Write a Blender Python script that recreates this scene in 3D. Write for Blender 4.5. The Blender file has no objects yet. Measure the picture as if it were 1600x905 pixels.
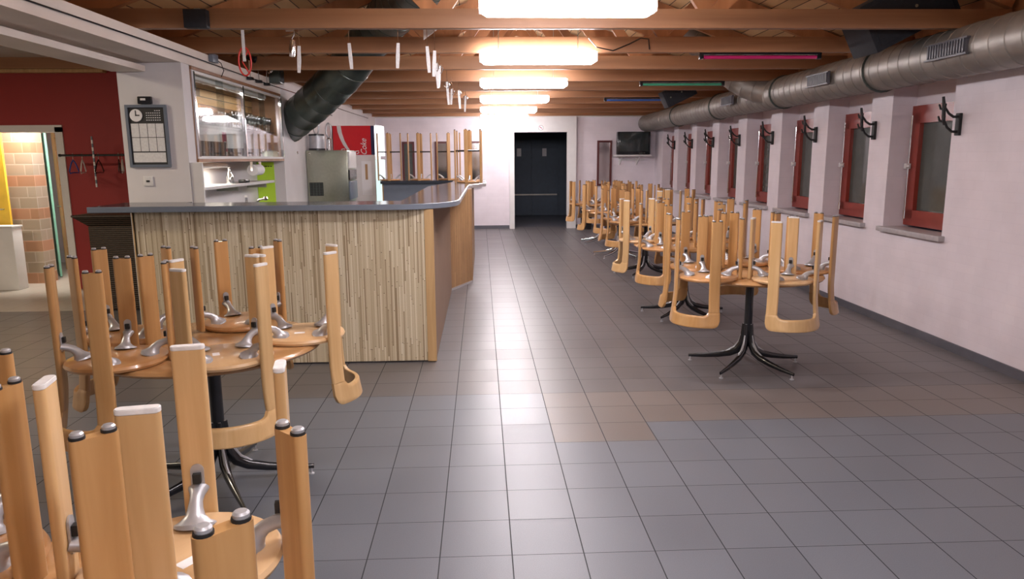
import bpy, bmesh, math, random
from mathutils import Vector, Matrix
random.seed(7)
PI = math.pi
C = bpy.context.scene.collection
S = bpy.context.scene

# ------------------------------------------------------------------ camera
FP, PITCH, YAW, ROLL, HC = 1133.4, .1789, .0412, -.0073, 1.6262
def cam_axes():
    cy, sy, cp, sp, cr, sr = math.cos(YAW), math.sin(YAW), math.cos(PITCH), math.sin(PITCH), math.cos(ROLL), math.sin(ROLL)
    F = Vector((sy*cp, cy*cp, -sp)); r = Vector((cy, -sy, 0)); u = r.cross(F)
    return cr*r+sr*u, -sr*r+cr*u, F
R_, U_, F_ = cam_axes()
cd = bpy.data.cameras.new('camera'); cam = bpy.data.objects.new('camera', cd); C.objects.link(cam)
cd.sensor_width = 36; cd.lens = FP/1600*36; cd.clip_start = .05; cd.clip_end = 100
cam.matrix_world = Matrix(((R_.x, U_.x, -F_.x, 0), (R_.y, U_.y, -F_.y, 0), (R_.z, U_.z, -F_.z, HC), (0, 0, 0, 1)))
S.camera = cam
# ------------------------------------------------------------------ light, exposure
S.view_settings.view_transform = 'Standard'; S.view_settings.look = 'None'
S.view_settings.gamma = 1; S.view_settings.use_curve_mapping = False
S.view_settings.exposure = 0.0
S.cycles.transparent_max_bounces = 40; S.cycles.max_bounces = 14; S.cycles.diffuse_bounces = 6
w = bpy.data.worlds.new('night'); S.world = w; w.use_nodes = True
w.node_tree.nodes['Background'].inputs[0].default_value = (.02, .025, .04, 1)
w.node_tree.nodes['Background'].inputs[1].default_value = .4
LAMP_E = 70.0            # emission of the ceiling tubes
STORE_W, LOUNGE_W, BAR_FILL_W = 60, 150, 4

# ------------------------------------------------------------------ materials
def new(name):
    m = bpy.data.materials.new(name); m.use_nodes = True
    nt = m.node_tree; b = nt.nodes['Principled BSDF']
    return m, nt, b
def N(nt, t, **k):
    n = nt.nodes.new(t)
    for a, v in k.items(): setattr(n, a, v)
    return n
def L(nt, a, b): nt.links.new(a, b)
def ramp(nt, fac, stops, interp='LINEAR'):
    r = N(nt, 'ShaderNodeValToRGB'); r.color_ramp.interpolation = interp
    els = r.color_ramp.elements
    while len(els) > 1: els.remove(els[-1])
    els[0].position = stops[0][0]; els[0].color = (*stops[0][1], 1)
    for p, c in stops[1:]:
        e = els.new(p); e.color = (*c, 1)
    L(nt, fac, r.inputs[0]); return r
def plain(name, col, rough=.5, metal=0, vary=.08, scale=8, bump=0, spec=.5, coat=0):
    m, nt, b = new(name)
    tc = N(nt, 'ShaderNodeTexCoord'); nz = N(nt, 'ShaderNodeTexNoise'); nz.inputs['Scale'].default_value = scale
    nz.inputs['Detail'].default_value = 4
    L(nt, tc.outputs['Object'], nz.inputs['Vector'])
    r = ramp(nt, nz.outputs['Fac'], [(.3, tuple(c*(1-vary) for c in col)), (.7, tuple(min(1, c*(1+vary)) for c in col))])
    L(nt, r.outputs[0], b.inputs['Base Color'])
    b.inputs['Roughness'].default_value = rough; b.inputs['Metallic'].default_value = metal
    b.inputs['Specular IOR Level'].default_value = spec; b.inputs['Coat Weight'].default_value = coat
    if bump:
        bp = N(nt, 'ShaderNodeBump'); bp.inputs['Strength'].default_value = bump; bp.inputs['Distance'].default_value = .005
        L(nt, nz.outputs['Fac'], bp.inputs['Height']); L(nt, bp.outputs[0], b.inputs['Normal'])
    return m
def wood(name, c1, c2, axis='z', rough=.45, sc=1.0, coat=0, rand=.10):
    m, nt, b = new(name)
    tc = N(nt, 'ShaderNodeTexCoord'); mp = N(nt, 'ShaderNodeMapping')
    s = {'z': (26, 26, 1.6), 'x': (1.2, 22, 22), 'y': (22, 1.2, 22)}[axis]
    mp.inputs['Scale'].default_value = tuple(v*sc for v in s)
    oi = N(nt, 'ShaderNodeObjectInfo'); ad = N(nt, 'ShaderNodeVectorMath', operation='ADD')
    ml = N(nt, 'ShaderNodeMath', operation='MULTIPLY'); ml.inputs[1].default_value = 37.0
    L(nt, oi.outputs['Random'], ml.inputs[0])
    L(nt, tc.outputs['Object'], mp.inputs['Vector']); L(nt, mp.outputs[0], ad.inputs[0]); L(nt, ml.outputs[0], ad.inputs[1])
    nz = N(nt, 'ShaderNodeTexNoise'); nz.inputs['Scale'].default_value = 1; nz.inputs['Detail'].default_value = 6
    nz.inputs['Distortion'].default_value = .6
    L(nt, ad.outputs[0], nz.inputs['Vector'])
    r = ramp(nt, nz.outputs['Fac'], [(.3, c1), (.55, tuple((a+q)/2 for a, q in zip(c1, c2))), (.72, c2)])
    hv = N(nt, 'ShaderNodeHueSaturation')
    mr = N(nt, 'ShaderNodeMapRange'); mr.inputs[3].default_value = 1-rand; mr.inputs[4].default_value = 1+rand
    L(nt, oi.outputs['Random'], mr.inputs[0]); L(nt, mr.outputs[0], hv.inputs['Value'])
    L(nt, r.outputs[0], hv.inputs['Color']); L(nt, hv.outputs[0], b.inputs['Base Color'])
    b.inputs['Roughness'].default_value = rough; b.inputs['Coat Weight'].default_value = coat
    bp = N(nt, 'ShaderNodeBump'); bp.inputs['Strength'].default_value = .08; bp.inputs['Distance'].default_value = .002
    L(nt, nz.outputs['Fac'], bp.inputs['Height']); L(nt, bp.outputs[0], b.inputs['Normal'])
    return m
def emit(name, col, s):
    m, nt, b = new(name); b.inputs['Base Color'].default_value = (*col, 1)
    b.inputs['Emission Color'].default_value = (*col, 1); b.inputs['Emission Strength'].default_value = s
    return m
def bricky(name, bw, rh, stops, mortar, msize, comb, rough=.6, bump=.3, noise=0, offs=.5, spec=.5):
    """brick-texture based material; comb(nt, x, y, z) returns the two sockets (along, across)"""
    m, nt, b = new(name)
    g = N(nt, 'ShaderNodeNewGeometry'); sp = N(nt, 'ShaderNodeSeparateXYZ'); L(nt, g.outputs['Position'], sp.inputs[0])
    u, v = comb(nt, sp.outputs[0], sp.outputs[1], sp.outputs[2])
    cb = N(nt, 'ShaderNodeCombineXYZ'); L(nt, u, cb.inputs[0]); L(nt, v, cb.inputs[1])
    br = N(nt, 'ShaderNodeTexBrick'); br.offset = offs
    br.inputs['Scale'].default_value = 1; br.inputs['Brick Width'].default_value = bw; br.inputs['Row Height'].default_value = rh
    br.inputs['Mortar Size'].default_value = msize; br.inputs['Mortar Smooth'].default_value = .3
    br.inputs['Color1'].default_value = (0, 0, 0, 1); br.inputs['Color2'].default_value = (1, 1, 1, 1)
    br.inputs['Mortar'].default_value = (.5, .5, .5, 1); br.inputs['Bias'].default_value = 0
    L(nt, cb.outputs[0], br.inputs['Vector'])
    r = ramp(nt, br.outputs['Color'], stops)
    mx = N(nt, 'ShaderNodeMix', data_type='RGBA'); L(nt, br.outputs['Fac'], mx.inputs[0])
    L(nt, r.outputs[0], mx.inputs[6]); mx.inputs[7].default_value = (*mortar, 1)
    out = mx.outputs[2]
    nz = N(nt, 'ShaderNodeTexNoise'); nz.inputs['Scale'].default_value = 3; nz.inputs['Detail'].default_value = 5
    L(nt, g.outputs['Position'], nz.inputs['Vector'])
    if noise:
        r2 = ramp(nt, nz.outputs['Fac'], [(.3, (1-noise,)*3), (.7, (1, 1, 1))])
        m2 = N(nt, 'ShaderNodeMix', data_type='RGBA', blend_type='MULTIPLY'); m2.inputs[0].default_value = 1
        L(nt, out, m2.inputs[6]); L(nt, r2.outputs[0], m2.inputs[7]); out = m2.outputs[2]
    L(nt, out, b.inputs['Base Color']); b.inputs['Roughness'].default_value = rough
    b.inputs['Specular IOR Level'].default_value = spec
    if bump:
        bp = N(nt, 'ShaderNodeBump', invert=True); bp.inputs['Strength'].default_value = bump; bp.inputs['Distance'].default_value = .004
        L(nt, br.outputs['Fac'], bp.inputs['Height']); L(nt, bp.outputs[0], b.inputs['Normal'])
    return m
def xy(nt, x, y, z): return y, z
def xpy(nt, x, y, z):
    a = N(nt, 'ShaderNodeMath', operation='ADD'); L(nt, x, a.inputs[0]); L(nt, y, a.inputs[1]); return z, a.outputs[0]
def xz_(nt, x, y, z):
    a = N(nt, 'ShaderNodeMath', operation='ADD'); L(nt, x, a.inputs[0]); L(nt, y, a.inputs[1]); return a.outputs[0], z

def floor_material():
    m, nt, b = new('floor_tiles')
    g = N(nt, 'ShaderNodeNewGeometry'); sp = N(nt, 'ShaderNodeSeparateXYZ'); L(nt, g.outputs['Position'], sp.inputs[0])
    def M(op, a, c=None):
        n = N(nt, 'ShaderNodeMath', operation=op)
        for i, v in enumerate((a, c)):
            if v is None: continue
            if isinstance(v, (int, float)): n.inputs[i].default_value = v
            else: L(nt, v, n.inputs[i])
        return n.outputs[0]
    tx = M('SUBTRACT', M('DIVIDE', sp.outputs[0], .3), .3569); ty = M('SUBTRACT', M('DIVIDE', sp.outputs[1], .3), 9.2432)
    ix, iy = M('FLOOR', tx), M('FLOOR', ty); fx, fy = M('FRACT', tx), M('FRACT', ty)
    def edge(f, wdt): return M('GREATER_THAN', M('ABSOLUTE', M('SUBTRACT', f, .5)), .5-wdt)
    grout = M('MAXIMUM', edge(fx, .0085), edge(fy, .006))
    def band(v, lo, hi): return M('MULTIPLY', M('GREATER_THAN', v, lo-.5), M('LESS_THAN', v, hi+.5))
    far = M('GREATER_THAN', iy, 6.5)
    brown = M('MAXIMUM', M('MULTIPLY', band(iy, 5, 6), M('GREATER_THAN', ix, .5)), M('MULTIPLY', band(iy, 4, 4), band(ix, 1, 2)))
    lounge = M('MULTIPLY', M('GREATER_THAN', sp.outputs[1], 8.06), M('LESS_THAN', sp.outputs[0], -2.9))
    def mix(f, a, c):
        n = N(nt, 'ShaderNodeMix', data_type='RGBA')
        L(nt, f, n.inputs[0])
        for i, v in ((6, a), (7, c)):
            if isinstance(v, tuple): n.inputs[i].default_value = (*v, 1)
            else: L(nt, v, n.inputs[i])
        return n.outputs[2]
    col = mix(far, (.130, .141, .166), (.128, .120, .124))
    col = mix(brown, col, (.155, .134, .126))
    wn = N(nt, 'ShaderNodeTexWhiteNoise', noise_dimensions='2D'); cb = N(nt, 'ShaderNodeCombineXYZ')
    L(nt, ix, cb.inputs[0]); L(nt, iy, cb.inputs[1]); L(nt, cb.outputs[0], wn.inputs['Vector'])
    nz = N(nt, 'ShaderNodeTexNoise'); nz.inputs['Scale'].default_value = 260; nz.inputs['Detail'].default_value = 3
    L(nt, g.outputs['Position'], nz.inputs['Vector'])
    val = M('ADD', M('MULTIPLY', wn.outputs['Value'], .12), M('ADD', M('MULTIPLY', nz.outputs['Fac'], .5), .69))
    hv = N(nt, 'ShaderNodeHueSaturation'); L(nt, val, hv.inputs['Value']); L(nt, col, hv.inputs['Color'])
    col = mix(lounge, hv.outputs[0], (.42, .38, .33))
    col = mix(M('MULTIPLY', grout, M('SUBTRACT', 1.0, lounge)), col, (.018, .020, .026))
    L(nt, col, b.inputs['Base Color'])
    L(nt, M('ADD', M('MULTIPLY', grout, .35), M('ADD', M('MULTIPLY', wn.outputs['Value'], .05), .33)), b.inputs['Roughness'])
    b.inputs['Specular IOR Level'].default_value = .42
    bp = N(nt, 'ShaderNodeBump', invert=True); bp.inputs['Strength'].default_value = .4; bp.inputs['Distance'].default_value = .003
    h = M('ADD', grout, M('MULTIPLY', nz.outputs['Fac'], .10)); L(nt, h, bp.inputs['Height']); L(nt, bp.outputs[0], b.inputs['Normal'])
    return m

def strip_mat(name, stops, rough=.42):
    m, nt, b = new(name)
    g = N(nt, 'ShaderNodeNewGeometry'); sp = N(nt, 'ShaderNodeSeparateXYZ'); L(nt, g.outputs['Position'], sp.inputs[0])
    def M(op, a, c=None):
        n = N(nt, 'ShaderNodeMath', operation=op)
        for i, v in enumerate((a, c)):
            if v is None: continue
            if isinstance(v, (int, float)): n.inputs[i].default_value = v
            else: L(nt, v, n.inputs[i])
        return n.outputs[0]
    u = M('DIVIDE', M('ADD', sp.outputs[0], sp.outputs[1]), .0095); row = M('FLOOR', u)
    w1 = N(nt, 'ShaderNodeTexWhiteNoise', noise_dimensions='1D'); L(nt, row, w1.inputs['W'])
    z = M('ADD', M('DIVIDE', sp.outputs[2], M('ADD', M('MULTIPLY', w1.outputs['Value'], .55), .30)), M('MULTIPLY', w1.outputs['Value'], 91.7))
    cb = N(nt, 'ShaderNodeCombineXYZ'); L(nt, row, cb.inputs[0]); L(nt, M('FLOOR', z), cb.inputs[1])
    w2 = N(nt, 'ShaderNodeTexWhiteNoise', noise_dimensions='2D'); L(nt, cb.outputs[0], w2.inputs['Vector'])
    r = ramp(nt, w2.outputs['Value'], stops)
    gap = M('MAXIMUM', M('LESS_THAN', M('FRACT', u), .07), M('LESS_THAN', M('FRACT', z), .006))
    mx = N(nt, 'ShaderNodeMix', data_type='RGBA'); L(nt, gap, mx.inputs[0]); L(nt, r.outputs[0], mx.inputs[6]); mx.inputs[7].default_value = (.15, .10, .06, 1)
    L(nt, mx.outputs[2], b.inputs['Base Color']); b.inputs['Roughness'].default_value = rough
    bp = N(nt, 'ShaderNodeBump', invert=True); bp.inputs['Strength'].default_value = .3; bp.inputs['Distance'].default_value = .002
    L(nt, gap, bp.inputs['Height']); L(nt, bp.outputs[0], b.inputs['Normal'])
    return m

M_ = dict(
 floor=floor_material(),
 wall=bricky('painted_brick', .25, .075, [(0, (.80, .735, .785)), (1, (.82, .755, .805))], (.785, .72, .77), .003, xz_, .6, .12, .10),
 plaster=plain('white_plaster', (.70, .68, .69), .7, vary=.04, scale=3),
 beamwhite=plain('grey_white_paint', (.74, .67, .61), .6, vary=.06, scale=3),
 red=plain('red_paint', (.30, .022, .022), .6, vary=.06, scale=2),
 planks=bricky('roof_planks', 4, .13, [(0, (.56, .33, .15)), (1, (.76, .50, .26))], (.05, .02, .01), .006, lambda nt, x, y, z: (y, x), .6, .3, .15),
 planks_h=bricky('cabinet_boards', 3, .075, [(0, (.16, .07, .03)), (1, (.55, .32, .13))], (.05, .02, .01), .004, lambda nt, x, y, z: (y, z), .5, .2, .1),
 lounge_planks=bricky('lounge_planks', 4, .13, [(0, (.55, .30, .08)), (1, (.70, .42, .12))], (.10, .04, .01), .006, lambda nt, x, y, z: (y, x), .6, .3, .1),
 chord=wood('spruce_beam', (.26, .125, .062), (.39, .20, .10), 'x', .5, .5, rand=.12),
 rafter=wood('spruce_rafter', (.30, .12, .045), (.46, .20, .08), 'z', .55, .3),
 strips=strip_mat('bamboo_strips', [(0, (.29, .21, .125)), (.10, (.42, .335, .215)), (.3, (.55, .465, .315)), (.75, (.63, .55, .39)), (1, (.76, .69, .54))]),
 strips_brown=strip_mat('brown_strips', [(0, (.28, .15, .07)), (.5, (.42, .24, .11)), (1, (.52, .32, .16))]),
 side_panel=plain('brown_laminate', (.25, .16, .11), .6, vary=.05, scale=5),
 slab=plain('dark_laminate', (.035, .042, .055), .16, vary=.10, scale=60, spec=.7),
 slab_edge=plain('grey_edge', (.16, .19, .24), .35, vary=.05),
 steel_glint=plain('bright_steel_glint', (.75, .73, .74), .25, .6, vary=.02),  # pale metal; on the worktop edge it stands for reflected lamplight
 darkwood=wood('old_beech', (.44, .235, .085), (.57, .335, .14), 'z', .33, 1, .15),
 lightwood=wood('pale_beech', (.56, .35, .155), (.68, .46, .23), 'z', .35, 1, .15),
 seatwood=wood('beech_seat', (.46, .23, .09), (.58, .32, .14), 'x', .28, .7, .3),
 seatlight=wood('pale_seat', (.60, .38, .19), (.70, .48, .27), 'x', .28, .7, .3),
 tablewood=wood('beech_table', (.47, .25, .10), (.60, .35, .16), 'x', .26, .5, .3),
 cast=plain('cast_aluminium', (.46, .47, .50), .36, .45, vary=.10, scale=20),
 chrome=plain('chrome', (.80, .80, .82), .10, 1, vary=.02),
 steel=plain('brushed_steel', (.42, .44, .36), .28, .9, vary=.06, scale=30),
 black=plain('black_lacquer', (.012, .013, .017), .22, vary=.1, coat=.3),
 rubber=plain('black_rubber', (.012, .012, .012), .6),
 blackmat=plain('black_fabric', (.012, .014, .02), .75, vary=.2, scale=40),
 cap=plain('white_cap', (.75, .75, .75), .4, vary=.08, scale=60),
 white=plain('white_lacquer', (.72, .71, .70), .4, vary=.03),
 paper=plain('white_paper', (.85, .85, .86), .6, vary=.02),
 duct=plain('galvanised_duct', (.30, .28, .255), .46, .55, vary=.16, scale=5, bump=.15),
 duct_dark=plain('dark_duct', (.085, .105, .095), .30, .55, vary=.25, scale=4, bump=.1),
 baseboard=plain('slate_skirting', (.10, .10, .12), .4, vary=.1, scale=6),
 winred=plain('oxblood_paint', (.26, .035, .022), .3, vary=.06),
 doorred=plain('dark_red_frame', (.10, .02, .02), .35, vary=.06),
 sill=plain('stone_sill', (.44, .41, .42), .35, vary=.10, scale=30),
 aqua=plain('aqua_paint', (.30, .72, .55), .5),
 yellow=plain('yellow_paint', (.78, .50, .04), .5),
 lime=plain('lime_paper', (.52, .82, .05), .6, vary=.02),
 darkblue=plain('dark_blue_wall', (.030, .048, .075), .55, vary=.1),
 wicker=None, night=plain('night', (.01, .012, .016), .5),
 cokered=plain('fridge_red', (.62, .012, .02), .3, vary=.03),
 navy=plain('navy', (.02, .02, .08), .4),
 pine=wood('pine_shelf', (.45, .28, .12), (.60, .40, .20), 'z', .6),
 tube_red=plain('magenta_tube', (.55, .02, .16), .25), tube_green=plain('green_tube', (.06, .36, .22), .25), tube_blue=plain('blue_tube', (.04, .12, .42), .25),
 redribbon=plain('red_ribbon', (.65, .03, .02), .5), blueplastic=plain('blue_plastic', (.02, .10, .45), .4),
 cardboard=plain('cardboard', (.42, .26, .13), .8), ink=plain('dark_print', (.03, .03, .03), .6),
 white_lit=emit('lit_gasket', (.95, .97, 1.0), 1.6), aqua_lit=emit('lit_door_edge', (.70, .95, .92), .95),
 opal=emit('opal_tube', (1.0, .93, .96), LAMP_E),
)
def wicker_mat():
    m, nt, b = new('dark_wicker')
    tc = N(nt, 'ShaderNodeTexCoord'); wv = N(nt, 'ShaderNodeTexWave', bands_direction='Z'); wv.inputs['Scale'].default_value = 14
    wv.inputs['Distortion'].default_value = 2; wv.inputs['Detail Scale'].default_value = 6
    L(nt, tc.outputs['Object'], wv.inputs['Vector'])
    r = ramp(nt, wv.outputs['Fac'], [(.2, (.012, .007, .004)), (.9, (.055, .032, .018))]); L(nt, r.outputs[0], b.inputs['Base Color'])
    b.inputs['Roughness'].default_value = .55
    bp = N(nt, 'ShaderNodeBump'); bp.inputs['Strength'].default_value = .6; bp.inputs['Distance'].default_value = .01
    L(nt, wv.outputs['Fac'], bp.inputs['Height']); L(nt, bp.outputs[0], b.inputs['Normal'])
    return m
M_['wicker'] = wicker_mat()
def block_mat():
    m, nt, b = new('sand_lime_blocks')
    g = N(nt, 'ShaderNodeNewGeometry'); sp = N(nt, 'ShaderNodeSeparateXYZ'); L(nt, g.outputs['Position'], sp.inputs[0])
    a = N(nt, 'ShaderNodeMath', operation='ADD'); L(nt, sp.outputs[0], a.inputs[0]); L(nt, sp.outputs[1], a.inputs[1])
    cb = N(nt, 'ShaderNodeCombineXYZ'); L(nt, a.outputs[0], cb.inputs[0]); L(nt, sp.outputs[2], cb.inputs[1])
    br = N(nt, 'ShaderNodeTexBrick'); br.inputs['Scale'].default_value = 1; br.inputs['Brick Width'].default_value = .24
    br.inputs['Row Height'].default_value = .145; br.inputs['Mortar Size'].default_value = .008
    br.inputs['Color1'].default_value = (.36, .30, .22, 1); br.inputs['Color2'].default_value = (.44, .37, .29, 1); br.inputs['Mortar'].default_value = (.52, .46, .38, 1)
    L(nt, cb.outputs[0], br.inputs['Vector'])
    dv = N(nt, 'ShaderNodeMath', operation='DIVIDE'); L(nt, sp.outputs[2], dv.inputs[0]); dv.inputs[1].default_value = .145
    fl = N(nt, 'ShaderNodeMath', operation='FLOOR'); L(nt, dv.outputs[0], fl.inputs[0])
    md = N(nt, 'ShaderNodeMath', operation='MODULO'); L(nt, fl.outputs[0], md.inputs[0]); md.inputs[1].default_value = 3
    lt = N(nt, 'ShaderNodeMath', operation='LESS_THAN'); L(nt, md.outputs[0], lt.inputs[0]); lt.inputs[1].default_value = .5
    mx = N(nt, 'ShaderNodeMix', data_type='RGBA', blend_type='MULTIPLY'); L(nt, lt.outputs[0], mx.inputs[0])
    L(nt, br.outputs['Color'], mx.inputs[6]); mx.inputs[7].default_value = (1.1, .74, .58, 1)
    L(nt, mx.outputs[2], b.inputs['Base Color']); b.inputs['Roughness'].default_value = .8
    bp = N(nt, 'ShaderNodeBump', invert=True); bp.inputs['Strength'].default_value = .5; bp.inputs['Distance'].default_value = .006
    L(nt, br.outputs['Fac'], bp.inputs['Height']); L(nt, bp.outputs[0], b.inputs['Normal'])
    return m
M_['blocks'] = block_mat()
def glass_mat(name, col, gl, rough=.03):
    m, nt, b = new(name)
    out = nt.nodes['Material Output']; nt.nodes.remove(b)
    t = N(nt, 'ShaderNodeBsdfTransparent'); t.inputs[0].default_value = (*col, 1)
    g = N(nt, 'ShaderNodeBsdfGlossy'); g.inputs['Roughness'].default_value = rough
    lw = N(nt, 'ShaderNodeLayerWeight'); lw.inputs[0].default_value = .5; pw = N(nt, 'ShaderNodeMath', operation='POWER'); pw.inputs[1].default_value = 5; L(nt, lw.outputs['Facing'], pw.inputs[0])
    mr = N(nt, 'ShaderNodeMapRange'); mr.inputs[3].default_value = gl; mr.inputs[4].default_value = 1
    L(nt, pw.outputs[0], mr.inputs[0])
    mx = N(nt, 'ShaderNodeMixShader'); L(nt, mr.outputs[0], mx.inputs[0]); L(nt, t.outputs[0], mx.inputs[1]); L(nt, g.outputs[0], mx.inputs[2])
    L(nt, mx.outputs[0], out.inputs[0]); return m
M_['glass'] = glass_mat('clear_glass', (.95, .97, .97), .07)
M_['tumbler'] = glass_mat('drinking_glass', (.74, .77, .78), .45)
M_['winglass'] = plain('night_window_glass', (.075, .09, .08), .10, vary=.1, spec=.9)
M_['mirror'] = plain('mirror', (.55, .53, .52), .08, 1, vary=.06, scale=1)
M_['screen'] = plain('tv_screen', (.03, .04, .04), .12, vary=.05, spec=.9)

# ------------------------------------------------------------------ mesh helpers
class MB:
    def __init__(s): s.b = bmesh.new()
    def box(s, x0, x1, y0, y1, z0, z1, mat=None, bev=0, fn=None):
        t = bmesh.new(); bmesh.ops.create_cube(t, size=1)
        for v in t.verts:
            v.co = Vector((x0+(v.co.x+.5)*(x1-x0), y0+(v.co.y+.5)*(y1-y0), z0+(v.co.z+.5)*(z1-z0)))
        if bev: bmesh.ops.bevel(t, geom=t.edges[:], offset=bev, segments=2, affect='EDGES', profile=.6)
        s._add(t, mat, fn); return s
    def _add(s, t, mat=None, fn=None):
        if mat is not None: t.transform(mat)
        if fn:
            for v in t.verts: v.co = Vector(fn(*v.co))
        me = bpy.data.meshes.new('tmp'); t.to_mesh(me); t.free(); s.b.from_mesh(me); bpy.data.meshes.remove(me)
    def prism(s, poly, z0, z1, mat=None, bev=0, fn=None):
        t = bmesh.new()
        lo = [t.verts.new((x, y, z0)) for x, y in poly]; hi = [t.verts.new((x, y, z1)) for x, y in poly]
        t.faces.new(lo[::-1]); t.faces.new(hi); n = len(poly)
        for i in range(n): t.faces.new((lo[i], lo[(i+1) % n], hi[(i+1) % n], hi[i]))
        bmesh.ops.recalc_face_normals(t, faces=t.faces)
        if bev: bmesh.ops.bevel(t, geom=[e for e in t.edges if e.calc_face_angle(0) > .6], offset=bev, segments=2, affect='EDGES')
        s._add(t, mat, fn); return s
    def lathe(s, prof, seg=32, mat=None, cap=True):
        t = bmesh.new(); rings = []
        for r, z in prof:
            rings.append([t.verts.new((max(r, 1e-5)*math.cos(2*PI*i/seg), max(r, 1e-5)*math.sin(2*PI*i/seg), z)) for i in range(seg)])
        for a, b in zip(rings, rings[1:]):
            for i in range(seg): t.faces.new((a[i], a[(i+1) % seg], b[(i+1) % seg], b[i]))
        if cap: t.faces.new(rings[0][::-1]); t.faces.new(rings[-1])
        bmesh.ops.recalc_face_normals(t, faces=t.faces); s._add(t, mat); return s
    def tube(s, path, rad, seg=12, sx=1, closed=False, mat=None, cap=True):
        """sweep; rad a number or list; elliptical by list of (a, b)"""
        P = [Vector(p) for p in path]; n = len(P); t = bmesh.new(); rings = []
        rad = rad if isinstance(rad, (list, tuple)) else [rad]*n
        up = None
        for i, p in enumerate(P):
            if closed: d = P[(i+1) % n]-P[i-1]
            else: d = P[min(i+1, n-1)]-P[max(i-1, 0)]
            d.normalize()
            if up is None:
                up = Vector((0, 0, 1)) if abs(d.z) < .9 else Vector((0, 1, 0))
            side = d.cross(up)
            if side.length < 1e-4: side = d.orthogonal()
            side.normalize(); up = side.cross(d).normalized()
            ra, rb = rad[i] if isinstance(rad[i], (list, tuple)) else (rad[i], rad[i])
            rings.append([t.verts.new(p+side*ra*math.cos(2*PI*k/seg)+up*rb*math.sin(2*PI*k/seg)) for k in range(seg)])
        m = n if closed else n-1
        for i in range(m):
            a, b = rings[i], rings[(i+1) % n]
            for k in range(seg): t.faces.new((a[k], a[(k+1) % seg], b[(k+1) % seg], b[k]))
        if not closed and cap: t.faces.new(rings[0][::-1]); t.faces.new(rings[-1])
        bmesh.ops.recalc_face_normals(t, faces=t.faces); s._add(t, mat); return s
    def build(s, name, mat, parent=None, smooth=True, ang=35):
        me = bpy.data.meshes.new(name)
        if smooth:
            for f in s.b.faces: f.smooth = True
            for e in s.b.edges:
                if len(e.link_faces) != 2 or e.calc_face_angle(0) > math.radians(ang): e.smooth = False
        s.b.to_mesh(me); s.b.free()
        me.materials.append(M_[mat] if isinstance(mat, str) else mat)
        o = bpy.data.objects.new(name, me); C.objects.link(o)
        if parent: o.parent = parent
        return o
def box(name, mat, x0, x1, y0, y1, z0, z1, parent=None, bev=0, fn=None, m=None):
    return MB().box(x0, x1, y0, y1, z0, z1, bev=bev, fn=fn, mat=m).build(name, mat, parent)
def tag(o, label=None, cat=None, group=None, kind=None):
    if label: o['label'] = label
    if cat: o['category'] = cat
    if group: o['group'] = group
    if kind: o['kind'] = kind
    return o
def struct(o, label=None):
    o['kind'] = 'structure'
    if label: o['label'] = label
    return o
def thing(name, label, cat, loc=(0, 0, 0), rz=0, group=None, kind=None):
    o = bpy.data.objects.new(name, None); C.objects.link(o); o.location = loc; o.rotation_euler.z = rz
    o.empty_display_size = .1
    return tag(o, label, cat, group, kind)
KIDS = {}
def kids(o):
    return [c for c in bpy.data.objects if c.parent == o]
def copy_tree(o, parent=None, cache={}):
    if o.name not in cache: cache[o.name] = kids(o)
    c = o.copy(); C.objects.link(c); c.parent = parent
    for k in cache[o.name]: copy_tree(k, c)
    return c
def text_part(name, body, size, mat, parent, matrix, shear=0, ext=.0015, sx=1):
    cu = bpy.data.curves.new(name, 'FONT'); cu.body = body; cu.size = size; cu.extrude = ext; cu.shear = shear
    cu.align_x = 'CENTER'; cu.align_y = 'CENTER'; cu.offset = .002*size
    to = bpy.data.objects.new('tmp', cu); C.objects.link(to)
    dg = bpy.context.evaluated_depsgraph_get(); dg.update()
    me = bpy.data.meshes.new_from_object(to.evaluated_get(dg)); bpy.data.objects.remove(to)
    me.transform(Matrix.Diagonal((sx, 1, 1, 1))); me.transform(matrix); me.materials.clear(); me.materials.append(M_[mat])
    o = bpy.data.objects.new(name, me); C.objects.link(o)
    if parent: o.parent = parent
    return o
T = Matrix.Translation
def RX(a): return Matrix.Rotation(a, 4, 'X')
def RY(a): return Matrix.Rotation(a, 4, 'Y')
def RZ(a): return Matrix.Rotation(a, 4, 'Z')

def XR(y): return 3.925+.0125*(y-5)          # room face of the window wall
def XL(y): return -2.43+.003*(y-6.25)         # room face of the bar wall
def fr(d, y, z): return (XR(y)+d, y, z)
def fl(d, y, z): return (XL(y)+d, y, z)
YF = 17.1; YB = -3.2

# ================================================================== SETTING
struct(box('floor', 'floor', -8.2, 4.6, YB-.2, YF+.3, -.12, 0))
# window wall with its eight niches
NI = [(6.04+1.33*k, 6.985+1.335*k) for k in range(8)]
ZS, ZT = .93, 2.30
wr = MB(); wr.box(0, .42, YB, YF, 0, ZS, fn=fr); wr.box(0, .42, YB, NI[0][0], ZS, ZT, fn=fr)
for k, (a, b) in enumerate(NI):
    nx = NI[k+1][0] if k < 7 else YF
    wr.box(0, .42, b, nx, ZS, ZT, fn=fr)
    wr.box(.235, .42, a, b, 2.09, ZT, fn=fr)
struct(wr.build('wall_right', 'wall'))
# brown soffit board over the niches and the wood lining above the wall plate
struct(box('trim_1', 'rafter', .0, .5, YB, YF, ZT, ZT+.045, fn=fr))
struct(box('trim_2', 'rafter', .10, .16, YB, YF, ZT+.05, 2.86, fn=fr))
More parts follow.
